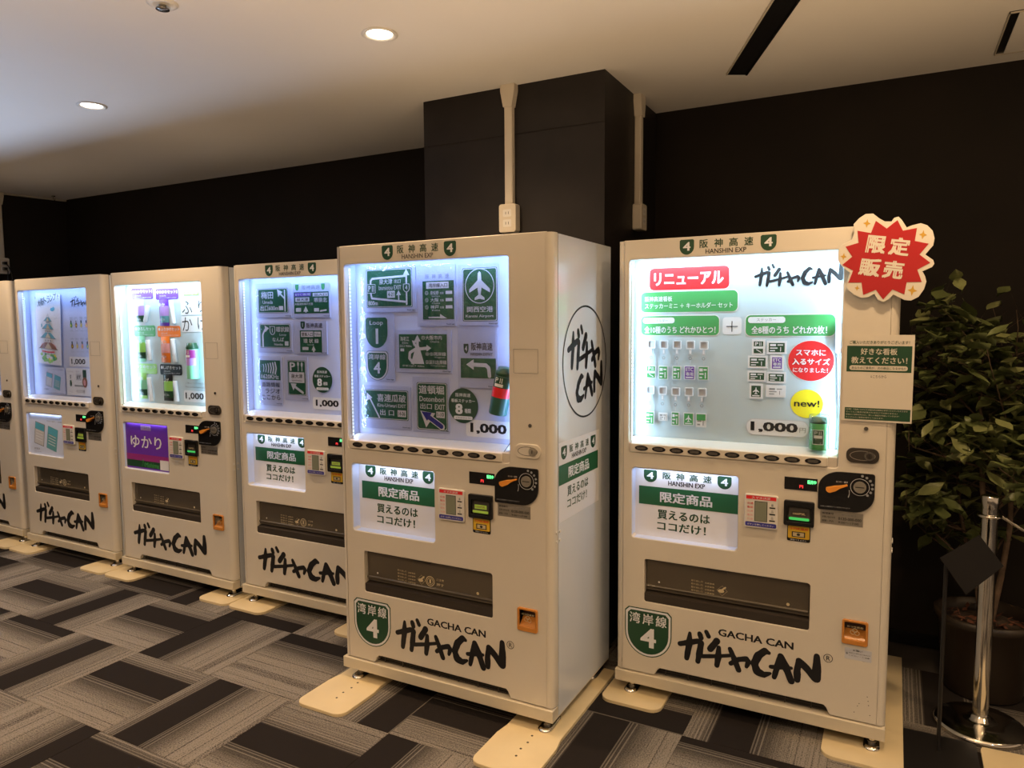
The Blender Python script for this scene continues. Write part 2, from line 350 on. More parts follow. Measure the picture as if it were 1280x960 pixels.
added_uplight(-.9, .15, .8, FILL_WARM*1.7, (1.0, .67, .37), 'added uplight outside the view behind the camera, washing the ceiling warm')
t = thing('sprinkler_head', 'small round sprinkler head in the ceiling at the top left edge', 'sprinkler', Matrix.Translation((-2.23, 1.69, CZ)))
part('cover_plate', MB().lathe([(.050, 0), (.050, -.003), (.036, -.008), (.030, -.006), (0, -.006)], 'white_metal', n=28), t)
part('nozzle', MB().lathe([(.012, -.006), (.012, -.016), (.022, -.018), (.022, -.021), (0, -.022)], 'dchrome', n=18), t)
# slanted black slot rail
a, b, c_, d_ = Vector((-.69, 3.33)), Vector((-.62, 3.37)), Vector((-.3327, 2.7059)), Vector((-.4045, 2.6663))
e = (d_-a).normalized()*1.0
P = [a, a+Vector((.0705, .040)), a+Vector((.0705, .040))+e*1.6, a+e*1.6]
t = thing('ceiling_slot_rail', 'long black slot rail set into the ceiling right of the column', 'ceiling rail', Matrix.Translation((0, 0, CZ)))
part('slot', MB().prismz([tuple(p) for p in P], -.006, -.0005, 'blackp'), t)
n = Vector((-e.y, e.x)).normalized()*-.004
part('rim', MB().prismz([tuple(P[0]), tuple(P[0]+n), tuple(P[3]+n), tuple(P[3])], -.009, -.0005, 'trimm').prismz([tuple(P[1]), tuple(P[1]-n*2), tuple(P[2]-n*2), tuple(P[2])], -.009, -.0005, 'blackp'), t)
t = thing('ceiling_hatch', 'square ceiling access hatch with dark gap around its white panel, top right', 'hatch', Matrix.Translation((.32, 3.17, CZ)))
part('gap', MB().box(0, .46, 0, .46, -.003, -.0005, 'blackp'), t)
part('hatch_panel', MB().box(.032, .452, .012, .452, -.006, -.003, 'ceil'), t)
part('hatch_frame', MB().box(0, .004, 0, .46, -.008, -.003, 'trimm').box(0, .46, 0, .004, -.008, -.003, 'trimm').box(0, .46, .456, .46, -.008, -.003, 'trimm'), t)
solo('ceiling_hook', MB().lathe([(.014, 0), (.014, -.006), (.004, -.008), (0, -.008)], 'dchrome', n=12).tube([(0, 0, -.006), (0, 0, -.03), (.012, 0, -.042), (.022, 0, -.034), (.022, 0, -.022)], .003, 'dchrome', 6),
     'tiny dark hook on the ceiling by the far left corner', 'hook', Matrix.Translation((-6.22, 3.60, CZ)))

# outlets with conduits
def outlet(label, Mx, hbox, plugs=False, w=.088, hh=.13):
    t = thing('wall_outlet', label, 'outlet', Mx)      # local: wall at y=0, front -y, z from box bottom
    part('box', curve_plate(rrp(-w/2, w/2, 0, hh, .012), [], -.046, 0, .004, 'conduit'), t)
    f = MB()
    for zz in ((.042, .088) if hh > .1 else (.03, .06)):
        f.rr(-.022, .022, zz-.017, zz+.017, -.0465, 'white_metal', .006)
        for dx in (-.007, .007): f.rect(dx-.0013, dx+.0013, zz-.006, zz+.006, -.047, 'black')
    part('socket', f, t)
    part('conduit', MB().box(-.020, .020, -.032, 0, hh, CZ-hbox-.001, 'conduit', .004)
         .prismy([(-.022, CZ-hbox-.10), (.022, CZ-hbox-.10), (.036, CZ-hbox-.03), (.036, CZ-hbox-.001), (-.036, CZ-hbox-.001), (-.036, CZ-hbox-.03)], -.038, 0, 'conduit'), t)
    if plugs:
        for zz in (.040, .085):
            part('plug', MB().box(-.014, .014, -.075, -.047, zz-.011, zz+.011, 'blackp', .003), t, label='black plug')
        part('cord', MB().tube([(0, -.07, .085), (0, -.11, .06), (.01, -.13, 0), (.02, -.12, -.10), (.02, -.1, -.3)], .004, 'blackp', 6).tube([(0, -.07, .040), (0, -.10, .02), (-.01, -.11, -.05), (0, -.1, -.3)], .004, 'blackp', 6), t, label='black cord')
    return t
outlet('cream outlet box with conduit on the front of the column', Matrix.Translation((-1.598, COLY, 1.932)), 1.932)
outlet('cream outlet box with conduit on the right side of the column', Matrix.Translation((COLX, 3.435, 1.96)) @ Matrix.Rotation(PI/2, 4, 'Z'), 1.96, hh=.125)
outlet('cream outlet box with two black plugs on the left wall', Matrix.Translation((WX-.036, 3.275, 1.945)) @ Matrix.Rotation(PI/2, 4, 'Z'), 1.945, True)

# ---------------------------------------------------------------- vending machines
MW, MD, MH = .983, .577, 1.83
LOGO = dict(
 ga1=([(.2605, .2606), (.299, .2739), (.3295, .2854), (.3422, .2801), (.3377, .245), (.3306, .2039)], [.015, .016, .016, .018, .019, .014]),
 ga2=([(.2986, .3107), (.2966, .268), (.2871, .2077)], [.010, .019, .014]), d1=([(.3366, .3157), (.3419, .301)], .015), d2=([(.3616, .3285), (.3704, .312)], .013),
 chi1=([(.4019, .3002), (.3776, .2639)], .018), chi2=([(.348, .2288), (.3954, .239), (.4493, .2532)], [.012, .012, .010]), chi3=([(.4097, .2759), (.4078, .239), (.4034, .2042)], [.012, .019, .014]),
 ya1=([(.4547, .2233), (.4834, .2451), (.512, .2539), (.5194, .2427), (.5126, .2233)], [.012, .014, .014, .015, .010]), ya2=([(.4513, .2794), (.4665, .2465), (.4842, .204)], [.013, .016, .015]),
 C=([(.5912, .2937), (.5771, .2983), (.5542, .2757), (.5407, .2423), (.5508, .2139), (.5744, .2066), (.5975, .2169)], [.010, .018, .020, .020, .021, .018, .008]),
 A1=([(.6327, .2901), (.6221, .2502), (.6116, .205)], [.016, .018, .012]), A2=([(.6327, .2901), (.6518, .2518), (.671, .2037)], [.018, .021, .017]), A3=([(.5992, .2425), (.6336, .2477), (.6699, .2533)], [.011, .011, .009]),
 N1=([(.6911, .2133), (.6902, .2504), (.696, .2864)], [.016, .018, .016]), N2=([(.696, .2864), (.7233, .2628), (.7505, .232)], [.018, .020, .018]), N3=([(.7549, .233), (.7559, .2799), (.7549, .3164)], [.023, .020, .015]))
def logo(mb, u0, u1, z0, z1, y, k='black', keys=None, tw=1.0, shear=0):
    ks = keys or list(LOGO)
    pts = [p for q in ks for p in LOGO[q][0]]
    a0, a1 = min(p[0] for p in pts)-.008, max(p[0] for p in pts)+.008; b0, b1 = min(p[1] for p in pts)-.007, max(p[1] for p in pts)+.006
    sx, sz = (u1-u0)/(a1-a0), (z1-z0)/(b1-b0); ss = math.sqrt(sx*sz)*tw*1.4
    rnd = random.Random(7)
    for i, q in enumerate(ks):
        P, w = LOGO[q]; w = w if isinstance(w, list) else [w]*len(P)
        # densify for a dry-brush outline
        Q, ww = [], []
        for j in range(len(P)-1):
            for t_ in (0, .33, .66):
                Q.append((P[j][0]*(1-t_)+P[j+1][0]*t_, P[j][1]*(1-t_)+P[j+1][1]*t_)); ww.append((w[j]*(1-t_)+w[j+1]*t_)*rnd.uniform(.9, 1.08))
        Q.append(P[-1]); ww.append(w[-1])
        mb.stroke([(u0+(x-a0)*sx, z0+(z-b0)*sz+shear*(x-a0)*sx) for x, z in Q], [v*ss for v in ww], y-i*2e-5, k)
    return mb
def route(mb, u0, u1, z0, z1, y, num='4', fg='white', bg='dgreen'):
    w, h = u1-u0, z1-z0; mb.shield(u0, u1, z0, z1, y, bg)
    mb.text(num, u0+w*.24, u1-w*.24, z0+h*.26, z1-h*.17, y-.0004, fg, .03)
def header(mb, y):      # header lettering
    for i, ch in enumerate('阪神高速'): mb.text(ch, .318+i*.0535, .349+i*.0535, 1.786, 1.817, y, 'dgreen', .02)
def hanshin_card(mb, u0, u1, z0, z1, y):   # the notice for limited goods
    w, h = u1-u0, z1-z0; X = lambda a: u0+a*w; Z = lambda a: z0+a*h
    route(mb, X(.05), X(.188), Z(.80), Z(.985), y); route(mb, X(.795), X(.93), Z(.80), Z(.985), y)
    for i, ch in enumerate('阪神高速'): mb.text(ch, X(.248+i*.136), X(.332+i*.136), Z(.865), Z(.97), y, 'dgreen', .03)
    mb.text('HANSHIN EXP', X(.305), X(.675), Z(.775), Z(.845), y, 'black', .03)
    mb.rect(X(.0), X(1.0), Z(.46), Z(.735), y, 'green')
    mb.text('限定商品', X(.222), X(.748), Z(.515), Z(.675), y-.0004, 'white', .035)
    mb.text('買えるのは', X(.198), X(.728), Z(.26), Z(.40), y, 'dgreen', .03)
    mb.text('ココだけ！', X(.195), X(.69), Z(.09), Z(.22), y, 'dgreen', .03)
CACHE = {}
def cached(key, fn):
    if key not in CACHE: CACHE[key] = fn().mesh(key)
    return CACHE[key]
OPEN_W = (.047, .808, 1.0, 1.755); LOWP = (.062, .474, .656, .940); BIN = (.117, .730, .400, .574)
R_ = .026
def door_mesh():
    kick = [(.995-R_-.012, .104), (.802, .104), (.798, .112), (.790, .128), (.778, .1365), (.192, .1365), (.180, .134), (.170, .120), (.164, .108), (.160, .104)]
    outer = [(R_, .104)]+kick[::-1][0:]+[(MW-R_, .104), (MW-R_, MH), (R_, MH)]
    outer = [(R_, .104), (.160, .104), (.164, .110), (.172, .126), (.184, .1365), (.785, .1365), (.794, .128), (.801, .112), (.806, .104), (MW-R_, .104), (MW-R_, MH), (R_, MH)]
    mb = curve_plate(outer, [rrp(*OPEN_W, .010)[::-1], rrp(*LOWP, .014)[::-1], rrp(*BIN, .010)[::-1], rrp(.846, .913, .398, .460, .006)[::-1]], 0, .042, .003, 'paint')
    for sgn, cx in ((-1, R_), (1, MW-R_)):
        A = []
        for i in range(9):
            a = PI/2*i/8; A.append((cx+sgn*R_*math.sin(a), R_-R_*math.cos(a)))
        A.append((cx+sgn*R_, .042))
        n = len(A); V = [(x, y, z) for z in (.104, MH-.002) for x, y in A]
        Fc = [(i, i+1, n+i+1, n+i) if sgn > 0 else (i+1, i, n+i, n+i+1) for i in range(n-1)]
        mb.add(V, Fc, 'paint', True)
        cap = A+[(cx, .042)]
        mb.add([(x, y, MH-.002) for x, y in cap], [tuple(range(len(cap)))], 'paint'); mb.add([(x, y, .104) for x, y in cap], [tuple(range(len(cap)))], 'paint')
    return mb
def body_mesh():
    t = .012; mb = MB(); y0 = .046
    mb.box(0, t, y0, MD, .06, MH-.004, 'paint_cool_lit').box(MW-t, MW, y0, MD, .06, MH-.004, 'paint_cool_lit')
    mb.box(t, MW-t, MD-t, MD, .06, MH-.004, 'paint_cool_lit').box(t, MW-t, y0, MD-t, MH-.016, MH-.004, 'paint_cool_lit').box(t, MW-t, y0, MD-t, .06, .075, 'inside')
    mb.box(t, MW-t, .040, .047, .14, .38, 'inside').box(t, MW-t, .040, .047, .60, .64, 'inside').box(.50, MW-t, .040, .047, .60, 1.80, 'inside') if 0 else None
    mb.box(.004, MW-.004, .041, .0465, .11, .125, 'seam').box(.004, MW-.004, .041, .0465, MH-.014, MH-.004, 'seam')
    mb.box(.002, .010, .040, .048, .11, MH-.006, 'seam').box(MW-.010, MW-.002, .040, .048, .11, MH-.006, 'seam')
    return mb
def pan(u0, u1, z0, z1, y0, y1, k, kb=None):   # open-fronted tray
    kb = kb or k
    V = [(u0, y0, z0), (u1, y0, z0), (u1, y0, z1), (u0, y0, z1), (u0, y1, z0), (u1, y1, z0), (u1, y1, z1), (u0, y1, z1)]
    return MB().add(V, [(0, 4, 7, 3), (1, 2, 6, 5), (0, 1, 5, 4), (3, 7, 6, 2)], k).add(V, [(4, 5, 6, 7)], kb)
def ledrow(k):
    mb = MB(); u0, u1, z0, z1 = OPEN_W
    for i in range(9): u = u0+.05+i*(u1-u0-.10)/8; mb.box(u-.010, u+.010, .048, .054, z1+.016, z1+.020, k)
    return mb
def button_mesh():
    mb = MB(); n = 24
    mb.flat([(.027*math.cos(2*PI*i/n), .0105*math.sin(2*PI*i/n)) for i in range(n)], -.0008, 'blackp')
    P = rrp(-.017, .017, -.0045, .006, .004, 3)
    return mb.prismy(P, -.006, -.0008, 'dchrome')
def coin_mesh():
    P = []
    U0, U1, Z0, Z1 = .748, .926, .852, .990
    def arc(cx, cz, rx, rz, a0, a1, n=8): return [(cx+rx*math.cos(a0+(a1-a0)*i/n), cz+rz*math.sin(a0+(a1-a0)*i/n)) for i in range(n+1)]
    P += [(U0, Z0+.008)] + arc(U0+.006, Z0+.006, .006, .006, PI, 1.5*PI, 3) + arc(U1-.065, Z0+.062, .065, .062, -PI/2, 0) + arc(U1-.008, Z1-.008, .008, .008, 0, PI/2, 3) + arc(U0+.072, Z1-.060, .072, .060, PI/2, PI)
    return MB().prismy(P, -.007, 0, 'blackp')
def coin_print():
    mb = MB(); y = -.0076
    mb.ring(.880, .942, .030, .0014, y, 'lgrey').text('おつり・返却', .805, .842, .952, .958, y, 'lgrey', .02)
    mb.text('お札は機械から返却されます', .757, .852, .862, .867, y, 'grey', .01)
    for i in range(7):
        a = math.radians(80-22*i); mb.disc(.880+.039*math.cos(a), .945+.037*math.sin(a), .0045, .0045, y, 'grey', 10)
    for i in range(6):
        a = math.radians(-50+14*i); mb.disc(.84+.008*math.cos(a), .92+.02*math.sin(a), .0012, .002, y, 'lgrey', 8)
    return mb
def knob_mesh():
    P = [(.842, .9445), (.818, .9335), (.805, .923)]
    for i in range(9): a = -PI*.30-PI*.8*i/8; P.append((.786+.0125*math.cos(a), .9285+.0125*math.sin(a)))
    P += [(.800, .9400), (.820, .9430), (.840, .9485)]
    return MB().prismy(P[::-1], -.020, -.007, 'knob')
def reader_mesh():
    mb = curve_plate(rrp(.636, .738, .782, .873, .006), [rrp(.648, .727, .797, .852, .004)[::-1]], -.014, 0, .002, 'blackp')
    mb.rect(.648, .727, .797, .852, -.001, 'inside')
    V = [(.655, -.002, .845), (.720, -.002, .845), (.724, -.010, .812), (.651, -.010, .812)]
    mb.add(V, [(3, 2, 1, 0)], 'sill')
    return mb
def pay_mesh():
    mb = curve_plate(rrp(.499, .616, .757, .882, .008), [], -.011, 0, .003, 'white_metal'); y = -.0116
    mb.rect(.505, .610, .864, .877, y, 'red').text('スマホ決済', .525, .590, .8665, .8745, y-.0005, 'white', .02)
    mb.rect(.535, .580, .783, .858, y, 'black').rect(.537, .578, .785, .856, y-.0005, 'screen')
    mb.rr(.503, .612, .763, .779, y, 'blue', .005).text('ボタンを押してください', .510, .604, .767, .774, y-.0005, 'white', .01)
    for i in range(3):
        z = .848-.024*i; mb.rect(.587, .607, z-.013, z-.008, y, 'black'); mb.text(('i', '円', '卍')[0] if i == 0 else '品', .593, .601, z-.005, z+.005, y, 'grey', .01)
    for i in range(5): mb.text('電気' if i % 2 else '交通', .509, .530, .848-.0145*i-.004, .848-.0145*i+.004, y, 'red' if i < 2 else 'pink', .005)
    return mb
def lock_mesh(k='dchrome'):
    mb = curve_plate(rrp(.834, .936, 1.026, 1.078, .022), [], -.006, 0, .002, 'paint' if k == 'tan' else 'sill')
    kk = 'steel' if k == 'tan' else 'dchrome'
    mb.ring(.885, 1.052, .040, .002, -.0065, 'sill' if k == 'tan' else 'steel', ry=.017)
    mb.cyly(.906, 1.052, .016, -.010, -.006, kk).cyly(.906, 1.052, .010, -.013, -.010, 'steel' if k == 'tan' else 'sill').rect(.9045, .9075, 1.046, 1.058, -.0135, 'black')
    return mb
def ret_frame():
    return curve_plate(rrp(.838, .921, .380, .468, .008), [rrp(.846, .913, .398, .460, .006)[::-1]], -.007, .002, .002, 'amber')
def ret_in():
    mb = pan(.846, .913, .398, .460, .0, .03, 'amberd'); mb.add([(.846, .0, .398), (.913, .0, .398), (.913, .03, .425), (.846, .03, .425)], [(0, 1, 2, 3)], 'amber')
    mb.text('おつり返却', .854, .905, .440, .447, -.0005, 'tan', .01); mb.ring(.872, .424, .008, .0015, -.0005, 'tan', 14); mb.ring(.886, .422, .008, .0015, -.0005, 'tan', 14); mb.ring(.879, .431, .008, .0015, -.0005, 'tan', 14)
    return mb
def flap_mesh():
    mb = MB(); u0, u1, z0, z1 = BIN
    mb.box(u0+.004, u1-.004, .020, .026, z0+.046, z1+.004, 'flap')
    mb.tube([(u0+.006, .018, z0+.062), (u1-.006, .018, z0+.062)], .006, 'flap', 8)
    mb.box(u0+.24, u0+.32, .012, .019, z1-.012, z1-.006, 'sill')
    return mb
def flap_print(circ):
    mb = MB(); u0, u1, z0, z1 = BIN; y = .0185; a = .30 if not circ else .275; zc = .49
    for i in range(4): mb.text('取り出し口', a, a+.044, zc+.018-.013*i, zc+.025-.013*i, y, 'tan', 0); mb.text('注意事項', a+.052, a+.088, zc+.016-.013*i, zc+.022-.013*i, y, 'tan', 0)
    mb.ring(a+.118, zc-.001, .020, .001, y, 'tan', 4); mb.disc(a+.114, zc-.003, .012, .007, y, 'tan', 12); mb.stroke([(a+.115, zc), (a+.130, zc+.013)], .006, y, 'tan')
    if circ:
        mb.ring(a+.160, zc, .021, .003, y, 'tan'); mb.ring(a+.160, zc, .014, .002, y, 'tan'); mb.rect(a+.156, a+.164, zc-.008, zc+.008, y, 'tan')
        mb.text('ご注意', a+.190, a+.225, zc+.008, zc+.016, y, 'tan', 0); mb.text('押す', a+.190, a+.225, zc-.014, zc-.002, y, 'tan', 0)
    mb.disc(u0+.055, zc-.008, .004, .004, y, 'white_metal', 10).disc(u1-.075, zc-.012, .006, .006, y, 'tan', 10)
    return mb
def grille_mesh():
    mb = MB().box(.15, .82, .038, .043, .09, .15, 'inside')
    for i in range(3): mb.box(.155, .812, .020, .023, .106+.011*i, .1085+.011*i, 'sill')
    for i in range(7): mb.box(.20+.09*i, .204+.09*i, .018, .025, .104, .137, 'sill')
    return mb
def foot_mesh():
    mb = MB(); n = 20
    P = [(.028*math.cos(2*PI*i/n), (.036 if math.sin(2*PI*i/n) > 0 else -.036)+.032*math.sin(2*PI*i/n)) for i in range(n)]
    Q = [(x*.8, y*.8) for x, y in P]
    V = [(x, y, 0) for x, y in P]+[(x, y, .008) for x, y in P]+[(x, y, .013) for x, y in Q]
    mb.add(V, [(i, (i+1) % n, n+(i+1) % n, n+i) for i in range(n)]+[(n+i, n+(i+1) % n, 2*n+(i+1) % n, 2*n+i) for i in range(n)], 'chrome', True)
    mb.add(V[2*n:], [tuple(range(n))], 'dchrome')
    return mb.cyl(0, -.022, .011, .012, .055, 'chrome', 14).cyl(0, -.022, .017, .013, .022, 'dchrome', 6).cyl(0, .034, .009, .012, .018, 'dchrome', 12)
def screws():
    mb = MB()
    for y in (.030, .058):
        for z in (.755, .722):
            mb.T = Matrix.Translation((MW, y, z)) @ Matrix.Rotation(PI/2, 4, 'Z'); mb.cyly(0, 0, .0055, -.003, 0, 'white_metal', 10)
    mb.T = None; return mb
def lamp(parent, loc, size, dirv, w, col):
    l = bpy.data.lights.new('display_lamp', 'AREA'); l.shape = 'RECTANGLE'; l.size, l.size_y = size; l.energy = w; l.color = col
    o = bpy.data.objects.new('display_lamp', l); C.objects.link(o); o.parent = parent; o.location = loc
    d = Vector(dirv).normalized(); ax = Vector((1, 0, 0)) if abs(d.x) < .3 and size[0] > size[1] else Vector((0, 0, 1))
    ax = (ax-d*ax.dot(d)).normalized(); z = -d; yv = z.cross(ax); o.matrix_local = Matrix((ax, yv, z)).transposed().to_4x4(); o.location = loc
def machine(x, y, a, label, style, lock='dchrome'):
    Mx = Matrix.Translation((x, y, .012)) @ Matrix.Rotation(a, 4, 'Z')
    Mx = Matrix.Translation((x, y, 0)) @ Matrix.Rotation(a, 4, 'Z')
    t = thing('vending_machine', label, 'vending machine', Mx, 'capsule can vending machines')
    part('cabinet', cached('cabinet', body_mesh), t); dr = part('door', cached('door', door_mesh), t)
    wl = style['white']; lin = 'lining_w' if wl else 'lining'
    u0, u1, z0, z1 = OPEN_W
    def case():
        mb = pan(u0-.002, u1+.002, z0, z1+.028, .040, .0755, lin, 'sheet_w' if wl else 'sheet')
        mb.add([(u0-.002, .040, z1-.0), (u1+.002, .040, z1), (u1+.002, .040, z1+.028), (u0-.002, .040, z1+.028)], [(0, 1, 2, 3)], lin)
        mb.rect(u0, u0+.0, z0, z1, .07, lin) if 0 else None
        return mb
    cs = part('display_case', cached('display_case_w' if wl else 'display_case', case), t)
    part('led_strip', cached('ledtop'+str(wl), lambda: ledrow('ledw' if wl else 'led')), cs, label='row of glowing light points')
    colr = (.54, .80, 1) if wl else (.36, .55, 1); k = 3.8 if wl else 1.7
    lamp(cs, ((u0+u1)/2, .016, z1-.004), (u1-u0-.04, .008), (0, .28, -1), TOP_W*k, colr)
    lamp(cs, (u0+.006, .034, (z0+z1)/2), (z1-z0-.08, .008), (1, .22, 0), SIDE_W*k, colr)
    lamp(cs, (u1-.006, .034, (z0+z1)/2), (z1-z0-.08, .008), (-1, .22, 0), SIDE_W*k, colr)
    def side():
        mb = MB(); N = 46
        mb.box(u0+.001, u0+.004, .024, .036, z0+.05, z1-.01, 'white_metal')
        for i in range(N):
            z = z0+.055+i*(z1-z0-.075)/(N-1); mb.box(u0+.004, u0+.0055, .027, .033, z-.0045, z+.0045, 'leds' if style['side'] else 'ledoff')
        return mb
    part('led_strip', cached('ledside'+str(style['side']), side), cs, label='vertical row of small lights')
    part('glass_pane', cached('glass', lambda: MB().box(u0-.001, u1+.001, .010, .012, z0+.036, z1+.002, 'glass')), t)
    def ledge(): return MB().add([(q, yy, zz) for q in (.048, .806) for yy, zz in ((.004, 1.0), (.004, 1.036), (.056, 1.056), (.0745, 1.056), (.0745, 1.0))],
                                 [(0, 1, 6, 5), (1, 2, 7, 6), (2, 3, 8, 7), (0, 4, 3, 2, 1), (5, 6, 7, 8, 9)], 'ledge')
    part('ledge', cached('ledge', ledge), t)
    bs = part('button_strip', cached('strip', lambda: curve_plate(rrp(.058, .776, 1.003, 1.037, .005), [], -.006, .006, .003, 'paint')), t)
    for i in range(10): part('button', cached('button', button_mesh), bs, (.103+.0695*i, -.006, 1.020))
    # lower picture panel
    q0, q1, w0, w1 = LOWP; dy = style['low_y']
    lp = part('picture_panel', cached('lowpan'+style['low'], style['low_fn']), t)
    lyy = .006 if dy < .02 else .012
    part('led_strip', cached('ledlow'+str(dy), lambda: MB().box(q0+.02, q1-.02, lyy-.003, lyy, w1-.0035, w1-.0008, 'white_metal')), lp, label='slim light bar')
    lamp(lp, ((q0+q1)/2, lyy+.002, w1-.004), (q1-q0-.05, .006), (0, .55 if dy > .02 else .25, -1), LOW_W*(1 if dy > .02 else .35), (.66, .78, 1))
    pd = part('price_display', cached('pdisp', lambda: MB().box(.635, .745, -.0015, .001, .911, .956, 'blackp').text('販売中', .712, .741, .936, .950, -.002, 'ledg', .03).text('円', .686, .698, .919, .930, -.002, 'ledr', .03)), t)
    cp = part('coin_panel', cached('coin', coin_mesh), t); part('lettering', cached('coinp', coin_print), cp)
    part('return_lever', cached('knob', knob_mesh), cp, label='orange lever')
    part('coin_slot', cached('cslot', lambda: MB().cyly(.880, .942, .020, -.012, -.007, 'steel').rect(.866, .894, .9405, .9435, -.0125, 'black')), cp, label='steel coin slot')
    br = part('bill_reader', cached('bill', reader_mesh), t)
    part('glowing_slot', cached('slot'+str(wl), lambda: MB().rr(.654, .722, .803, .813, -.0105, 'slotg2' if wl else 'slotg', .004).rect(.662, .714, .818, .834, -.0085, 'slotg' if not wl else 'sill').text('1000円札', .667, .709, .822, .831, -.0095, 'brown' if not wl else 'tan', .02)), br)
    part('payment_reader', cached('pay', pay_mesh), t)
    part('warning_sticker', cached('yel', lambda: MB().prismy(rrp(.648, .726, .723, .782, .006), -.0010, 0, 'blackp').rr(.651, .723, .734, .779, -.0016, 'ysticker', .004).text('千円札専用', .657, .717, .765, .774, -.002, 'red', .02).rect(.664, .709, .739, .759, -.002, 'sill').rect(.668, .705, .742, .756, -.0024, 'tan').disc(.6865, .749, .006, .005, -.0028, 'sill').text('両替できません', .660, .714, .7255, .731, -.0016, 'lgrey', 0)), t)
    part('rating_label', cached('label', lambda: MB().box(.757, .893, -.0008, .0005, .801, .848, 'steel').text('管理番号', .763, .800, .835, .842, -.0013, 'black', .005).text('お問い合わせ先', .763, .805, .822, .829, -.0013, 'black', .005).text('故障・不良', .763, .800, .808, .815, -.0013, 'black', .005).text('0120-000-000', .815, .888, .819, .829, -.0013, 'black', .02).text('月～金曜日', .825, .870, .835, .841, -.0013, 'grey', 0).text('9:00～17:00', .815, .880, .807, .814, -.0013, 'black', .01)), t)
    part('lock_plate', cached('lock'+lock, lambda: lock_mesh(lock)), t)
    part('key_hole', cached('key', lambda: MB().cyly(.893, 1.145, .007, -.003, 0, 'dchrome', 14).rect(.892, .894, 1.141, 1.149, -.0035, 'black')), t)
    part('cover_plate', cached('sq', lambda: curve_plate(rrp(.827, .925, 1.333, 1.420, .002), [rrp(.8278, .9242, 1.3338, 1.4192, .0015)[::-1]], -.0006, .0005, .0001, 'seam')), t)
    bn = part('dispensing_bin', cached('bin', lambda: pan(BIN[0], BIN[1], BIN[2], BIN[3], .035, .16, 'inside')), t)
    part('flap', cached('flap', flap_mesh), bn); part('lettering', cached('flapp'+str(style['circ']), lambda: flap_print(style['circ'])), bn)
    part('sill', cached('sill', lambda: MB().add([(BIN[0], .004, BIN[2]+.001), (BIN[1], .004, BIN[2]+.001), (BIN[1], .004, BIN[2]+.034), (BIN[0], .004, BIN[2]+.034), (BIN[0], .034, BIN[2]+.042), (BIN[1], .034, BIN[2]+.042)], [(0, 1, 2, 3), (3, 2, 5, 4)], 'sill')), bn)
    cr_ = part('coin_return', cached('ret', ret_frame), t); part('return_cup', cached('retin', ret_in), cr_)
    part('kick_grille', cached('grille', grille_mesh), t)
    part('base_skirt', cached('skirt', lambda: curve_plate(rrp(-.001, MW+.001, .055, .100, .002), [], -.010, .040, .002, 'skirt').box(0, .02, .04, MD, .055, .06, 'skirt').box(MW-.02, MW, .04, MD, .055, .06, 'skirt')), t)
    part('screws', cached('screws', screws), t)
    for fx, fy in ((.060, .054), (MW-.040, .054), (.060, MD-.07), (MW-.040, MD-.07)): part('foot', cached('foot', foot_mesh), t, (fx, fy, .012 if 1 else 0)).scale = (1, 1, .9)
    if style['route']:
        part('lettering', cached('header', lambda: (lambda m_: (header(m_, -.0006), m_)[1])(MB())), t)
        part('lettering', cached('header2', lambda: MB().text('HANSHIN EXP', .340, .486, 1.7640, 1.7815, -.0006, 'black', .012)), t)
        for u_, z_ in ((.2705, 1.764), (.562, 1.764)): part('route_shield', cached('shield', lambda: (lambda m_: (route(m_, -.027, .027, 0, .056, 0), m_)[1])(MB())), t, (u_, -.0006, z_))
    s = style['logo']
    part('brush_logo', cached('logo'+str(s), lambda: logo(MB(), *s, -.0008)), t)
    return t, Mx
def low_hanshin():
    q0, q1, w0, w1 = LOWP
    mb = pan(q0+.0006, q1-.0006, w0+.0006, w1-.0006, .004, .046, 'lining', 'white')
    hanshin_card(mb, .078, .468, .662, .930, .0452); return mb
def low_yukari():
    q0, q1, w0, w1 = LOWP; mb = pan(q0+.0006, q1-.0006, w0+.0006, w1-.0006, .002, .014, 'lining', 'white'); y = .0134
    X0, X1, Z0, Z1 = q0+.004, q1-.004, w0+.006, w1-.001
    mb.rect(X0, X1, Z0, Z1, y, 'purple').rect(X0, X1, .712, .750, y-.0004, 'magenta').rect(X0, X1, .672, .712, y-.0004, 'dgreen')
    mb.text('ゆかり', .112, .398, .788, .862, y-.0004, 'white', .015)
    mb.rect(.212, .306, .896, .926, y-.0004, 'lilac').text('三島食品', .218, .300, .902, .921, y-.0008, 'grey', .02)
    mb.text('Mishima', .24, .366, .676, .705, y-.0008, 'lgreen', .02).stroke([(.212, .680), (.216, .70), (.222, .722), (.228, .70), (.234, .68)], .003, y-.0008, 'lgreen')
    mb.rect(.378, .455, .670, .728, y-.0008, 'white')
    return mb
def phones(mb, u0, u1, z0, z1, y, tilt=.3):
    w, h = u1-u0, z1-z0
    for cx, cz, an, dk in ((.30, .52, .18, 'grey'), (.68, .42, .22, 'teal')):
        X, Z = u0+cx*w, z0+cz*h; hw, hh = w*.15, h*.30; ca, sa = math.cos(an), math.sin(an)
        R2 = lambda P: [(X+p*ca+q*sa, Z-p*sa+q*ca) for p, q in P]
        mb.flat(R2([(-hw, -hh), (hw, -hh), (hw, hh), (-hw, hh)]), y, dk).flat(R2([(-hw*.9, -hh*.93), (hw*.9, -hh*.93), (hw*.9, hh*.93), (-hw*.9, hh*.93)]), y-.0004, 'teal' if dk == 'teal' else 'lgrey')
        mb.flat(R2([(-hw*.9, hh*.35), (hw*.9, hh*.35), (hw*.9, hh*.93), (-hw*.9, hh*.93)]), y-.0008, 'sky')
        for i in range(4): mb.flat(R2([(-hw*.7, hh*(.2-.25*i)), (hw*.7, hh*(.2-.25*i)), (hw*.7, hh*(.26-.25*i)), (-hw*.7, hh*(.26-.25*i))]), y-.0008, 'white')
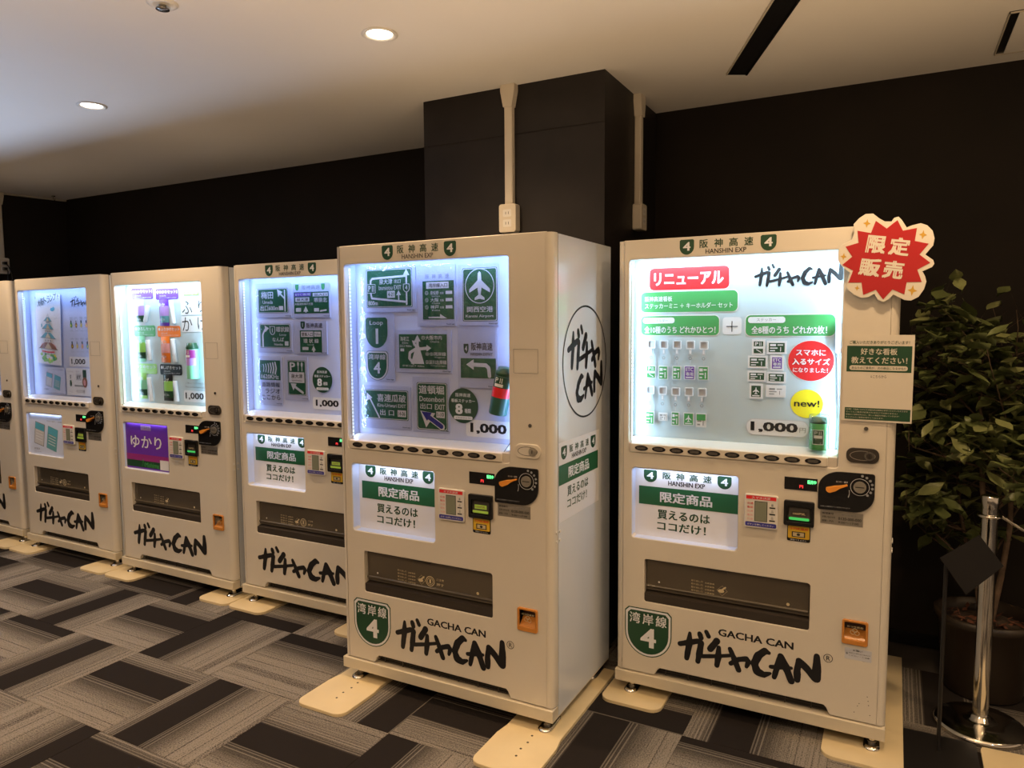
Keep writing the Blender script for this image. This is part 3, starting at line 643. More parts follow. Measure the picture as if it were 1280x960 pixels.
def low_phones():
    q0, q1, w0, w1 = LOWP; mb = pan(q0+.0006, q1-.0006, w0+.0006, w1-.0006, .002, .014, 'lining', 'white'); y = .0134
    mb.rect(q0+.004, q1-.004, w0+.006, w1-.001, y, 'lining'); phones(mb, q0+.01, q1-.02, w0+.01, w1-.02, y-.0004)
    mb.text('スマートフォンで読み取り', .27, .45, .905, .915, y-.0004, 'grey', 0).text('写真を撮影して投稿', .28, .45, .885, .895, y-.0004, 'grey', 0)
    mb.text('方法は', .115, .18, .690, .703, y-.0004, 'grey', .02).text('くわしくはこちら', .115, .20, .672, .679, y-.0004, 'grey', 0)
    return mb
LG = (.118, .764, .198, .342)
ST3 = dict(white=0, side=0, low='h', low_fn=low_hanshin, low_y=.045, circ=1, route=1, logo=LG)
ST5 = dict(ST3, logo=(.274, .780, .190, .333)); ST6 = dict(ST3, white=1, side=1, circ=0, logo=(.256, .768, .192, .330))
ST2 = dict(ST3, white=1, side=1, low='y', low_fn=low_yukari, low_y=.014, circ=0, route=0)
ST1 = dict(ST3, low='p', low_fn=low_phones, low_y=.014, route=0)
AL = -.008
m6, X6 = machine(-.9706, 2.7191, 0, 'rightmost cream vending machine, red starburst sign on its top corner', ST6)
m5, X5 = machine(-2.0407, 2.296, 0, 'cream vending machine standing forward of the others with round logo on its side', ST5, 'tan')
m3, X3 = machine(-3.1198, 2.7105, .006, 'cream vending machine of green road sign packs, partly hidden behind the forward one', ST3)
m2, X2 = machine(-4.1656, 2.7079, AL, 'cream vending machine with a purple picture panel', ST2)
m1, X1 = machine(-5.2446, 2.7348, AL, 'cream vending machine with a castle poster in its window', ST1)
m0, X0 = machine(-6.325, 2.765, AL, 'leftmost cream vending machine, cut off by the left edge of the photo', ST1)

# extra prints on the machines
def badge(u, z):      # big route shield
    mb = MB(); mb.shield(u-.096, u+.096, z-.098, z+.100, -.0006, 'dgreen').shield(u-.092, u+.092, z-.094, z+.096, -.0010, 'white').shield(u-.084, u+.084, z-.086, z+.088, -.0014, 'dgreen')
    for i, ch in enumerate('湾岸線'): mb.text(ch, u-.076+i*.054, u-.032+i*.054, z+.035, z+.080, -.0018, 'white', .015)
    return mb.text('4', u-.030, u+.034, z-.058, z+.022, -.0018, 'white', .04)
part('route_shield', badge(.153, .268), m5); part('route_shield', badge(.134, .271), m6)
for mt, du in ((m5, .02), (m6, 0)):
    mb = MB(); mb.text('GACHA CAN', .410+du, .680+du, .318, .346, -.0007, 'black', .035)
    part('lettering', mb, mt); mb = MB()
    mb.ring(.796+du*.5, .3125, .0155, .0022, -.0007, 'black').text('R', .790+du*.5, .803+du*.5, .304, .321, -.0007, 'black', .01)
    part('registered_mark', mb, mt)
part('caution_sticker', MB().box(.849, .934, -.0006, .0004, .325, .366, 'lgrey').text('お願い', .875, .905, .356, .362, -.001, 'black', .02).text('返却口に指をはさまないで', .862, .930, .346, .351, -.001, 'black', 0).text('ください・ご注意', .862, .928, .337, .342, -.001, 'black', 0).disc(.856, .345, .004, .004, -.001, 'grey', 10), m6)
mb = MB()
for u, z in ((.895, .16), (.90, .17), (.925, .20), (.928, .185), (.93, .17), (.935, .135), (.885, .135)): mb.disc(u, z, .0018, .0018, -.0005, 'sill', 6)
part('screw_holes', mb, m6)
# side of the forward machine: local s -> +y on plane x = MW
SD = Matrix.Translation((MW+.0006, 0, 0)) @ Matrix.Rotation(PI/2, 4, 'Z')
mb = MB(); mb.T = SD
mb.ring(.303, 1.363, .222, .007, -.0004, 'black', 64, .217)
logo(mb, .125, .455, 1.335, 1.505, -.0004, 'black', ['ga1', 'ga2', 'd1', 'd2', 'chi1', 'chi2', 'chi3', 'ya1', 'ya2'], .95)
logo(mb, .205, .480, 1.205, 1.325, -.0004, 'black', ['C', 'A1', 'A2', 'A3', 'N1', 'N2', 'N3'], .95, .12)
part('side_logo', mb, m5, label='round black brush logo on the side')
mb = MB(); mb.T = SD
mb.rect(.046, .444, .785, 1.08, -.0004, 'white'); hanshin_card(mb, .047, .434, .80, 1.068, -.0008)
part('side_poster', mb, m5, label='white notice with green band on the side')

# ---- right machine window print and contents
DY = .0745
def pill(mb, q, k, r=.014, y=DY, edge='white'):
    mb.rr(q[0]-.003, q[1]+.003, q[2]-.003, q[3]+.003, y, edge, r+.002); mb.rr(*q, y-.0005, k, r)
mb = MB(); y2 = DY-.0012
pill(mb, (.105, .413, 1.638, 1.724), 'red', .018); mb.text('リニューアル', .124, .392, 1.656, 1.705, y2, 'white', .04)
part('renewal_label', mb, m6, label='red rounded label'); mb = MB()
pill(mb, (.071, .445, 1.552, 1.631), 'lgreen', .018); mb.text('阪神高速看板', .087, .197, 1.594, 1.614, y2, 'white', .02); mb.text('ステッカーミニ ＋ キーホルダー セット', .087, .427, 1.566, 1.587, y2, 'white', .015)
part('set_label', mb, m6, label='green rounded label'); mb = MB()
pill(mb, (.072, .378, 1.462, 1.537), 'lgreen', .018); mb.rr(.080, .207, 1.508, 1.531, y2, 'white', .010); mb.text('キーホルダー', .108, .180, 1.513, 1.525, y2-.0005, 'grey', 0)
mb.text('全10種のうち どれかひとつ！', .086, .365, 1.469, 1.497, y2, 'white', .025)
part('keyring_label', mb, m6, label='green rounded label'); mb = MB()
pill(mb, (.476, .782, 1.460, 1.536), 'lgreen', .018); mb.rr(.484, .615, 1.507, 1.530, y2, 'white', .010); mb.text('ステッカー', .515, .583, 1.513, 1.525, y2-.0005, 'grey', 0)
mb.text('全8種のうち どれか2枚！', .497, .756, 1.467, 1.496, y2, 'white', .03)
part('sticker_label', mb, m6, label='green rounded label'); mb = MB()
mb.rr(.391, .461, 1.465, 1.530, DY, 'white', .012).rect(.4245, .4275, 1.475, 1.515, y2, 'black').rect(.405, .447, 1.4935, 1.4965, y2, 'black')
part('plus_sign', mb, m6); mb = MB()
logo(mb, .503, .800, 1.640, 1.722, DY-.001, 'black', None, .85)
part('brush_logo', mb, m6); mb = MB()
mb.disc(.705, 1.370, .079, .0745, DY, 'white', 40).disc(.705, 1.370, .077, .0725, DY-.0004, 'red', 40)
mb.text('スマホに', .654, .754, 1.389, 1.411, y2, 'white', .035).text('入るサイズ', .642, .768, 1.355, 1.379, y2, 'white', .035).text('になりました！', .645, .762, 1.328, 1.345, y2, 'white', .02)
part('round_label', mb, m6, label='red round label'); mb = MB()
mb.disc(.695, 1.214, .055, .052, DY, 'yellow', 36).text('new!', .652, .738, 1.203, 1.228, y2, 'black', .02)
part('round_label', mb, m6, label='yellow round label'); mb = MB()
pill(mb, (.487, .702, 1.091, 1.148), 'white', .026, DY, 'lgrey'); mb.text('1,000', .501, .667, 1.100, 1.140, y2, 'black', .045).text('円', .673, .694, 1.107, 1.125, y2, 'grey', 0)
part('price_label', mb, m6)
part('sensor_bar', MB().box(.786, .806, .045, .06, 1.400, 1.502, 'grey').tube([(.796, .05, 1.40), (.798, .05, 1.3), (.801, .05, 1.15), (.800, .05, 1.06)], .0015, 'grey', 5), m6, label='grey bar with a thin cable')
def at(X, u, y, z, rot=0): return X @ Matrix.Translation((u, y, z)) @ Matrix.Rotation(rot, 4, 'Y')
def minisign(mb, w, h, y, kind, gk='dgreen'):
    """tiny road-sign picture centred on 0,0"""
    fg = 'white'; g = {'p': 'purple', 'w': 'white'}.get(kind, gk)
    if kind == 'w': fg = 'grey'
    mb.rect(-w/2, w/2, -h/2, h/2, y, g)
    y -= .0004
    if kind == 'p':
        mb.text('ETC', -w*.4, w*.4, h*.12, h*.42, y, fg, .03).text('専用', -w*.4, w*.4, -h*.25, h*.05, y, fg, .03).rect(-w*.4, w*.4, -h*.42, -h*.32, y, fg)
    elif kind == 'air':
        plane(mb, 0, h*.05, h*.62, y, fg); mb.rect(-w*.38, w*.38, -h*.44, -h*.34, y, fg)
    elif kind == 'P':
        mb.text('P', -w*.35, -w*.02, h*.14, h*.44, y, fg, .03).rect(w*.1, w*.16, h*.14, h*.44, y, fg).rect(w*.25, w*.31, h*.14, h*.44, y, fg).rect(-w*.5, w*.5, -h*.12, h*.08, y, fg).stroke([(w*.3, -h*.42), (-w*.2, -h*.2)], h*.06, y, fg)
    else:
        mb.rect(-w*.42, -w*.05, h*.15, h*.38, y, fg).rect(w*.05, w*.4, h*.22, h*.34, y, fg).rect(-w*.42, w*.05, -h*.12, h*.0, y, fg).stroke([(w*.25, -h*.38), (w*.25, h*.02)], h*.08, y, fg).rect(-w*.42, -w*.1, -h*.4, -h*.28, y, fg)
def plane(mb, cx, cz, s, y, k):
    P = [(0, .5), (.06, .44), (.08, .2), (.42, -.12), (.42, -.24), (.08, -.08), (.05, -.3), (.2, -.42), (.2, -.5), (0, -.45)]
    P = P+[(-a, b) for a, b in P[::-1][1:-1]]
    # split in convex bits
    for poly in ([(0, .5), (.06, .44), (.08, .2), (.08, -.08), (.05, -.3), (.03, -.46), (-.03, -.46), (-.05, -.3), (-.08, -.08), (-.08, .2), (-.06, .44)], [(.07, .2), (.42, -.12), (.42, -.24), (.07, -.06)], [(-.07, -.06), (-.42, -.24), (-.42, -.12), (-.07, .2)],
                 [(.03, -.30), (.2, -.42), (.2, -.5), (.03, -.46)], [(-.03, -.46), (-.2, -.5), (-.2, -.42), (-.03, -.30)]):
        mb.add([(cx+a*s, y, cz+b*s) for a, b in poly], [tuple(range(len(poly)))], k)
rings = [(.117, 1.4261), (.1681, 1.425), (.2203, 1.4244), (.2725, 1.4247), (.3239, 1.4237), (.1141, 1.2441), (.165, 1.2435), (.217, 1.2414), (.2691, 1.2424), (.3199, 1.2419)]
tags = [(.117, 1.3167, 'P', .032, .045, 'green sign with a slanting white arrow'), (.1663, 1.3144, 's', .032, .048, 'green framed sign'), (.2201, 1.3153, 's', .028, .048, 'green junction sign'), (.2706, 1.3166, 'p', .036, .048, 'purple toll lane sign'), (.3231, 1.316, 's', .034, .048, 'green and white sign'),
        (.1136, 1.1319, 's', .030, .046, 'pale green speckled sign'), (.1671, 1.139, 'w', .030, .026, 'pale grey round tag'), (.2163, 1.1341, 's', .026, .048, 'narrow green sign'), (.2691, 1.1355, 'air', .034, .044, 'green sign with an airplane'), (.3176, 1.1333, 'w', .034, .048, 'green sign over a white strip')]
rows = ['top', 'bottom']; nth = ['first', 'second', 'third', 'fourth', 'fifth']
for i, ((u, z), (tu, tz, kd, w, h_, ds)) in enumerate(zip(rings, tags)):
    t = thing('keyring', f'keyring with {ds}, {nth[i%5]} from left in the {rows[i//5]} row', 'keyring', at(X6, u, .0655, z), 'keyrings in the right machine')
    def ringm():
        mb = MB(); a_, b_ = .0165, .0125
        O, I = rrp(-a_, a_, -a_, a_, .004, 3), rrp(-b_, b_, -b_, b_, .003, 3); n = len(O)
        V = [(x, -.002, z) for x, z in O]+[(x, -.002, z) for x, z in I]+[(x, .004, z) for x, z in O]
        return mb.add(V, [(j, (j+1) % n, n+(j+1) % n, n+j) for j in range(n)]+[((j+1) % n, j, 2*n+j, 2*n+(j+1) % n) for j in range(n)], 'white').rect(-b_, b_, -b_, b_, .003, 'lgrey')
    part('square_ring', cached('kring', ringm), t)
    part('clasp', cached('kclasp', lambda: MB().box(-.005, .005, -.002, .002, -.037, -.017, 'lgrey').rect(-.003, .003, -.034, -.020, -.0024, 'white').ring(0, -.046, .010, .0025, -.001, 'lgrey', 16).ring(0, -.052, .006, .0018, -.002, 'grey', 12).box(-.001, .001, -.001, .001, -.075, -.058, 'lgrey')), t)
    mb = MB(); mb.T = Matrix.Translation((tu-u, 0, tz-z)); mb.box(-w/2-.003, w/2+.003, -.001, .003, -h_/2-.003, h_/2+.003, 'white')
    mb.T = Matrix.Translation((tu-u, 0, tz-z)); minisign(mb, w, h_, -.0014, kd, 'lgreen')
    if i == 9: mb.rect(-w/2, w/2, 0, h_/2, -.0022, 'lgreen')
    part('tag', mb, t)
stk = [(.5236, 1.4174, 'P', .033, .044, 'upright green parking sign'), (.5878, 1.417, 's', .055, .034, 'wide green sign with boxed lettering'), (.5218, 1.3629, 's', .056, .032, 'wide green junction sign'), (.59, 1.3603, 'p', .034, .042, 'upright purple toll lane sign'),
       (.5196, 1.3097, 's', .053, .026, 'flat green exit sign'), (.5888, 1.3067, 's', .053, .028, 'green sign with a curved white arrow'), (.5183, 1.2533, 'air', .034, .042, 'green airport sign'), (.5881, 1.256, 'w', .055, .030, 'white sign with grey lettering')]
for i, (u, z, kd, w, h_, ds) in enumerate(stk):
    t = thing('mini_sticker', f'mini sticker, {ds} on white card', 'sticker', at(X6, u, .0725, z), 'mini stickers in the right machine')
    part('card', MB().box(-w/2-.007, w/2+.007, -.0015, .0015, -h_/2-.007, h_/2+.007, 'white'), t)
    mb = MB(); minisign(mb, w, h_, -.002, kd); part('printed_sign', mb, t)
def can(X, u, z0, y, label, rot=0, r=.031, h_=.118, body='lgreen', band='dgreen', mark='P'):
    t = thing('souvenir_can', label, 'can', at(X, u, y, z0, rot), 'souvenir cans in the windows')
    part('can_body', MB().lathe([(0, 0), (r*.96, 0), (r, .004), (r, h_*.78), (r*.94, h_*.80)], body, n=28), t)
    part('lid', MB().lathe([(r*.9, h_*.79), (r*1.0, h_*.80), (r*1.0, h_*.87), (r*.8, h_*.90), (r*.78, h_*.96), (0, h_*.97)], 'dgreen', n=28), t)
    mb = MB()
    N = 14
    def wrap(a0, a1, zz0, zz1, rr_, k):
        V = []
        for i in range(N+1):
            a = a0+(a1-a0)*i/N; V += [(rr_*math.sin(a), -rr_*math.cos(a), zz0), (rr_*math.sin(a), -rr_*math.cos(a), zz1)]
        mb.add(V, [(2*i, 2*i+2, 2*i+3, 2*i+1) for i in range(N)], k, True)
    if mark == 'P':
        wrap(-.62, .62, h_*.17, h_*.62, r*1.005, 'white'); wrap(-.56, .56, h_*.19, h_*.60, r*1.012, 'dgreen'); wrap(-.45, .45, h_*.36, h_*.45, r*1.02, 'white')
        V, Fc, _ = text_geo('P', 0); f = lambda a, b, a0, a1, b0, b1: (r*1.02*math.sin(a0+(a1-a0)*a), -r*1.02*math.cos(a0+(a1-a0)*a), b0+(b1-b0)*b)
        mb.add([f(a, b, -.4, -.05, h_*.47, h_*.57) for a, b, q in V], Fc, 'white'); wrap(.1, .16, h_*.47, h_*.57, r*1.02, 'white'); wrap(.28, .34, h_*.47, h_*.57, r*1.02, 'white')
        mb.add([f(a, b, -.3, .35, h_*.21, h_*.34) for a, b in [(0, 1), (.15, 1), (1, .15), (.85, 0)]], [(3, 2, 1, 0)], 'white')
    else:
        wrap(-1.5, 1.5, h_*.38, h_*.78, r*1.004, band[0]); wrap(-1.5, 1.5, h_*.36, h_*.56, r*1.01, band[1])
        V, Fc, _ = text_geo('P', 0); f = lambda a, b, a0, a1, b0, b1: (r*1.015*math.sin(a0+(a1-a0)*a), -r*1.015*math.cos(a0+(a1-a0)*a), b0+(b1-b0)*b)
        mb.add([f(a, b, -.5, -.1, h_*.66, h_*.76) for a, b, q in V], Fc, 'white'); wrap(-.5, .5, h_*.58, h_*.64, r*1.015, 'white'); wrap(.1, .17, h_*.66, h_*.76, r*1.015, 'white'); wrap(.3, .37, h_*.66, h_*.76, r*1.015, 'white')
    part('label_print', mb, t)
    return t
c6 = can(X6, .7415, 1.0575, .036, 'green can with a parking emblem standing in the right machine window')
part('clear_cover', MB().lathe([(.034, .0), (.034, .120), (.031, .125), (0, .125)], 'clearp', n=28), c6)
can(X5, .738, 1.175, .040, 'dark green can with a red band leaning in the forward machine window', .20, .035, .185, 'pine', ('dgreen', 'red'), 'b')

# starburst sign and notice taped on the right machine
RED = [(.9014, 1.8414), (.9341, 1.8138), (.9647, 1.8389), (.9814, 1.8036), (1.0212, 1.8096), (1.0165, 1.7685), (1.0558, 1.7575), (1.0311, 1.7244), (1.0624, 1.6969), (1.0267, 1.676), (1.0403, 1.6361), (.9978, 1.6369), (.9923, 1.5973), (.9572, 1.6145), (.9309, 1.5821), (.9084, 1.6148), (.871, 1.5986), (.8645, 1.6402), (.8243, 1.6408), (.838, 1.6809), (.8043, 1.7015), (.8341, 1.7272), (.8126, 1.7615), (.8518, 1.7722), (.8473, 1.8125), (.8882, 1.802)]
WHT = [(.8352, 1.8347), (.851, 1.8532), (.8701, 1.866), (.8927, 1.8653), (.9108, 1.8488), (.9286, 1.837), (.9476, 1.8356), (.955, 1.8473), (.9674, 1.8498), (.9771, 1.8387), (.9919, 1.8134), (1.0071, 1.8192), (1.0313, 1.8244), (1.0498, 1.8163), (1.0655, 1.7981), (1.0717, 1.7737), (1.0686, 1.7516), (1.0476, 1.7235), (1.0703, 1.7052), (1.0737, 1.693), (1.0681, 1.6829), (1.0413, 1.6702), (1.0494, 1.6542), (1.0537, 1.6367), (1.0478, 1.6126), (1.0334, 1.5886), (1.0122, 1.5768), (.9935, 1.5789), (.96, 1.5974), (.9494, 1.5835), (.9322, 1.5739), (.9159, 1.5806), (.904, 1.6006), (.8849, 1.5903), (.8654, 1.589), (.842, 1.6004), (.8215, 1.6209), (.8194, 1.6373), (.8283, 1.6733), (.8044, 1.696), (.7905, 1.7148), (.7889, 1.7367), (.7917, 1.7547), (.804, 1.7703), (.8302, 1.7813), (.8377, 1.806)]
cu_, cz_ = .933, 1.72
t = thing('starburst_sign', 'red starburst sign on a white card at the top corner of the right machine', 'sign', at(X6, cu_, -.018, cz_))
part('backing_card', curve_plate([(u-cu_, z-cz_) for u, z in WHT], [], -.0015, .0015, .0006, 'cream'), t)
part('red_burst', curve_plate([(u-cu_, z-cz_) for u, z in RED], [], -.0026, -.0016, .0003, 'burst'), t)
mb = MB(); mb.T = Matrix.Translation((-.001, 0, .002)) @ Matrix.Rotation(math.radians(9), 4, 'Y')
mb.text('限', -.062, -.004, .008, .066, -.0032, 'cream', .06).text('定', .006, .066, .008, .066, -.0032, 'cream', .06).text('販', -.070, -.006, -.068, -.010, -.0032, 'cream', .06).text('売', .002, .062, -.068, -.010, -.0032, 'cream', .06)
part('lettering', mb, t)
mb = MB()
for (u, z), s_ in zip([(.8753, 1.8344), (1.0387, 1.7871), (.8075, 1.7285), (.8519, 1.6218), (1.0148, 1.6093)], (.015, .015, .013, .010, .018)):
    P = []
    for i in range(8): r = s_ if i % 2 == 0 else s_*.38; a = PI/4*i+.12; P.append((u-cu_+r*.8*math.sin(a), z-cz_+r*math.cos(a)))
    for i in range(8): mb.add([(u-cu_, -.002, z-cz_), (P[i][0], -.002, P[i][1]), (P[(i+1) % 8][0], -.002, P[(i+1) % 8][1])], [(0, 1, 2)], 'gold')
part('sparkles', mb, t)
part('standoff', MB().box(-.09, -.07, .0015, .0175, -.05, .05, 'cream').box(-.01, .01, .0015, .0175, -.05, .05, 'cream'), t)
t = thing('paper_notice', 'white laminated paper notice with green bands taped on the right machine', 'notice', at(X6, .815, -.0045, 1.171, .003))
part('paper', MB().box(0, .2125, -.0006, .0006, 0, .294, 'cream'), t)
mb = MB(); y = -.0010; mb.text('ご購入いただきありがとうございます！', .018, .198, .263, .275, y, 'dgreen', .01)
mb.rect(.011, .206, .169, .257, y, 'dgreen').text('好きな看板', .053, .163, .227, .249, y-.0004, 'cream', .02).text('教えてください！', .025, .193, .197, .220, y-.0004, 'cream', .02)
mb.rr(.020, .195, .1745, .1905, y-.0004, 'cream', .0075).text('あなたのご意見が、次の商品になるかも!?', .027, .189, .178, .187, y-.0008, 'dgreen', .01).text('↓こちらから', .085, .133, .149, .159, y, 'black', 0)
mb.rect(.010, .208, .006, .046, y, 'dgreen')
for i, tt in enumerate(('【注意】ご投稿いただいた内容は商品開発の参考にさせていただきます', 'すべてのご意見が反映されるわけではありません！', '皆様のご意見をもとに、新しい看板を作成していきます！', 'たくさんのご意見お待ちしております。')): mb.text(tt, .014, (.20, .17, .175, .13)[i], .0375-i*.009, .0425-i*.009, y-.0004, 'cream', 0)
part('lettering', mb, t)

# ---- sticker packs
def pack(X, q, s, draw, label, sgn_k='green', edge=True):
    """q card box, s printed sign box (u0,u1,z0,z1)"""
    cx, cz = (q[0]+q[1])/2, (q[2]+q[3])/2
    t = thing('sticker_pack', label, 'sticker pack', at(X, cx, .0715, cz), 'road sign sticker packs')
    w, h_ = q[1]-q[0], q[3]-q[2]
    part('card', MB().box(-w/2+.004, w/2-.004, -.001, .002, -h_/2+.004, h_/2-.004, 'sheet'), t)
    mb = MB(); a = (s[0]-cx, s[1]-cx, s[2]-cz, s[3]-cz)
    draw(mb, a, -.0016); part('printed_sign', mb, t)
    part('sleeve', MB().box(-w/2, w/2, -.0065, -.006, -h_/2, h_/2, 'sleeve'), t)
    mb2 = MB().text('Road sign', w/2-.045, w/2-.008, -h_/2+.008, -h_/2+.014, -.0016, 'black', .02); part('lettering', mb2, t)
def G(mb, a, y, edge=True, k='green', r=.006):
    if edge: mb.rr(*a, y+.0002, 'dgreen', r); mb.rr(a[0]+.002, a[1]-.002, a[2]+.002, a[3]-.002, y, 'white', r); mb.rr(a[0]+.0045, a[1]-.0045, a[2]+.0045, a[3]-.0045, y-.0003, k, r)
    else: mb.rect(*a, y-.0003, k)
    w, h_ = a[1]-a[0], a[3]-a[2]
    X = lambda p: a[0]+p*w; Z = lambda p: a[2]+p*h_
    def T(s, p0, p1, r0, r1, k='white', b=.02): mb.text(s, X(p0), X(p1), Z(r0), Z(r1), y-.0008, k, b)
    def B(p0, p1, r0, r1, k='white'): mb.rect(X(p0), X(p1), Z(r0), Z(r1), y-.0006, k)
    def S(P, wd, k='white'): mb.stroke([(X(p), Z(q)) for p, q in P], wd, y-.0006-(.0004 if k == 'blue' else 0), k)
    def A(p, q, dx, dz, L, k='white'):   # arrow head tip at p,q pointing (dx,dz)
        n = math.hypot(dx, dz); dx, dz = dx/n, dz/n; tx, tz = X(p), Z(q)
        mb.add([(tx, y-.0009, tz), (tx-dx*L-dz*L*.6, y-.0009, tz-dz*L+dx*L*.6), (tx-dx*L+dz*L*.6, y-.0009, tz-dz*L-dx*L*.6)], [(0, 1, 2)], k)
    return X, Z, T, B, S, A
def s_loop(mb, a, y):
    X, Z, T, B, S, A = G(mb, a, y)
    S([(.88, .08), (.88, .9)], .008); A(.88, .98, 0, 1, .026); S([(.88, .80), (.14, .76), (.10, .70), (.10, .62)], .008); S([(.10, .38), (.12, .25), (.85, .14)], .008)
    mb.rr(X(.0)+.004, X(.21), Z(.38), Z(.62), y-.0010, 'white', .004); mb.rr(X(.0)+.006, X(.21)-.002, Z(.38)+.002, Z(.62)-.002, y-.0013, 'green', .003)
    mb.text('P', X(.05), X(.10), Z(.42), Z(.58), y-.0016, 'white', .03); mb.rect(X(.13), X(.145), Z(.42), Z(.58), y-.0016, 'white'); mb.rect(X(.165), X(.18), Z(.42), Z(.58), y-.0016, 'white')
    mb.shield(X(.81), X(.95), Z(.38), Z(.60), y-.0012, 'white'); mb.shield(X(.825), X(.935), Z(.40), Z(.585), y-.0015, 'green'); mb.text('4', X(.855), X(.905), Z(.44), Z(.56), y-.0018, 'white', .02)
    T('泉大津', .29, .58, .60, .74); T('出口', .62, .76, .62, .72); T('Izumiotsu EXIT', .28, .77, .46, .57, b=.01); B(.46, .63, .25, .43); T('4-21', .48, .61, .29, .39, 'green'); S([(.71, .18), (.71, .36)], .006); A(.71, .44, 0, 1, .02); T('800m', .04, .25, .06, .18)
def s_rinku(mb, a, y):
    X, Z, T, B, S, A = G(mb, a, y, False)
    B(.12, .84, .80, .97); T('湾岸線入口', .2, .8, .83, .94, 'black', .01)
    for i, (n, s, e_) in enumerate((('④', '泉佐野', 'Izumisano'), ('⑯', '大阪', 'Osaka'), ('⑤', '神戸', 'Kobe'))):
        z = .66-i*.185; mb.ring(X(.13), Z(z+.03), .008, .0015, y-.0006, 'white', 14); T(n[0], .10, .16, z, z+.06, b=0); T(s, .25, .52, z-.02, z+.08); T('方面', .56, .68, z-.01, z+.05, b=.01); B(.74, .95, z-.01, z+.07); T(e_, .3, .56, z-.075, z-.035, b=0)
    S([(.2, .05), (.62, .05)], .006); mb.add([(X(.55), y-.0009, Z(.02)), (X(.78), y-.0009, Z(.02)), (X(.56), y-.0009, Z(.14))], [(0, 1, 2)], 'white')
def s_air(mb, a, y):
    X, Z, T, B, S, A = G(mb, a, y); mb.ring((a[0]+a[1])/2, Z(.66), .064, .003, y-.0006, 'white', 40, .066); plane(mb, (a[0]+a[1])/2, Z(.665), .108, y-.0008, 'white')
    T('関西空港', .13, .88, .17, .28); T('Kansai Airport', .09, .90, .06, .125, b=.015)
def s_routes(mb, a, y):     # two shields one above the other
    u0, u1 = a[0]+.02, a[0]+.133
    w = u1-u0; mb.shield(u0, u1, a[3]-.135, a[3]-.01, y, 'green'); mb.text('Loop', u0+.022, u1-.022, a[3]-.045, a[3]-.022, y-.0004, 'white', .01); mb.text('1', u0+w*.42, u1-w*.38, a[3]-.118, a[3]-.055, y-.0004, 'white', .03)
    z1 = a[3]-.148; z0 = z1-.120
    mb.shield(u0-.001, u1+.001, z0-.001, z1+.001, y+.0002, 'dgreen').shield(u0+.001, u1-.001, z0+.001, z1-.001, y-.0002, 'white').shield(u0+.007, u1-.007, z0+.007, z1-.007, y-.0005, 'green')
    mb.text('湾岸線', u0+.012, u1-.012, z1-.035, z1-.012, y-.0009, 'white', .01).text('4', u0+w*.34, u1-w*.34, z0+.028, z0+.075, y-.0009, 'white', .03)
def s_junction(mb, a, y):
    X, Z, T, B, S, A = G(mb, a, y, False)
    mb.flat([(X(.25), Z(.14)), (X(.53), Z(.14)), (X(.43), Z(.66)), (X(.36), Z(.66))], y-.0006, 'white'); S([(.395, .6), (.395, .84)], .012); A(.395, .98, 0, 1, .026); A(.28, .82, -1, .8, .02); S([(.34, .7), (.38, .6)], .010)
    S([(.30, .16), (.22, .30), (.23, .46), (.34, .56), (.6, .60)], .012); A(.68, .60, 1, 0, .022)
    T('海老江', .03, .22, .80, .93); T('Ebie', .07, .2, .72, .78, b=0); T('出口 900m', .02, .27, .62, .70, b=.01); B(.03, .11, .50, .58); T('①大阪市内', .48, .90, .84, .96); T('Osaka', .66, .84, .76, .82, b=0)
    T('④⑤湾岸線', .56, .98, .38, .49); T('Wangan-sen', .74, .96, .31, .36, b=0); T('②淀川左岸線', .56, .99, .14, .26); T('Yodogawa-sagan', .66, .97, .07, .12, b=0); T('中老江JCT 400m', .07, .53, .04, .11, b=.01)
def s_left(mb, a, y):
    w = a[1]-a[0]; X, Z, T, B, S, A = G(mb, (a[0], a[1], a[2], a[2]+.076), y, False)
    S([(.82, .12), (.80, .52), (.72, .66), (.35, .68)], .015); A(.16, .68, -1, 0, .034)
    z = a[2]+.076; mb.shield(a[0]+.014, a[0]+.036, z+.018, z+.055, y, 'dgreen'); mb.text('4', a[0]+.020, a[0]+.030, z+.027, z+.047, y-.0004, 'white', .02)
    mb.text('阪神高速', a[0]+.048, a[1]-.014, z+.030, z+.060, y, 'black', .02).text('HANSHIN EXPWY', a[0]+.044, a[1]-.014, z+.010, z+.022, y, 'black', .01)
def s_kire(mb, a, y):
    X, Z, T, B, S, A = G(mb, a, y); T('喜連瓜破', .30, .95, .60, .86); T('Kire-Uriwari EXIT', .30, .95, .42, .54, b=.015); T('出 口', .36, .68, .14, .34); B(.76, .95, .12, .34); T('14-06', .78, .93, .16, .30, 'dgreen'); S([(.34, .06), (.12, .72)], .007); A(.06, .88, -.45, 1, .030)
def s_doton(mb, a, y):
    X, Z, T, B, S, A = G(mb, a, y, r=.010); T('道頓堀', .08, .90, .76, .94, b=.03); T('Dotombori', .10, .90, .60, .71, b=.02); T('出口', .12, .50, .44, .56); T('EXIT', .60, .92, .44, .55); B(.64, .91, .27, .40); T('1-10', .67, .88, .30, .38, 'dgreen')
    S([(.82, .08), (.38, .28)], .026); A(.12, .40, -1, .75, .062); S([(.80, .09), (.36, .29)], .019, 'blue'); 
    mb.add([(x, y-.0016, z) for x, z in ((X(.16), Z(.385)), (X(.34), Z(.19)), (X(.50), Z(.37)))], [(0, 1, 2)], 'blue')
fm = 'in forward machine'
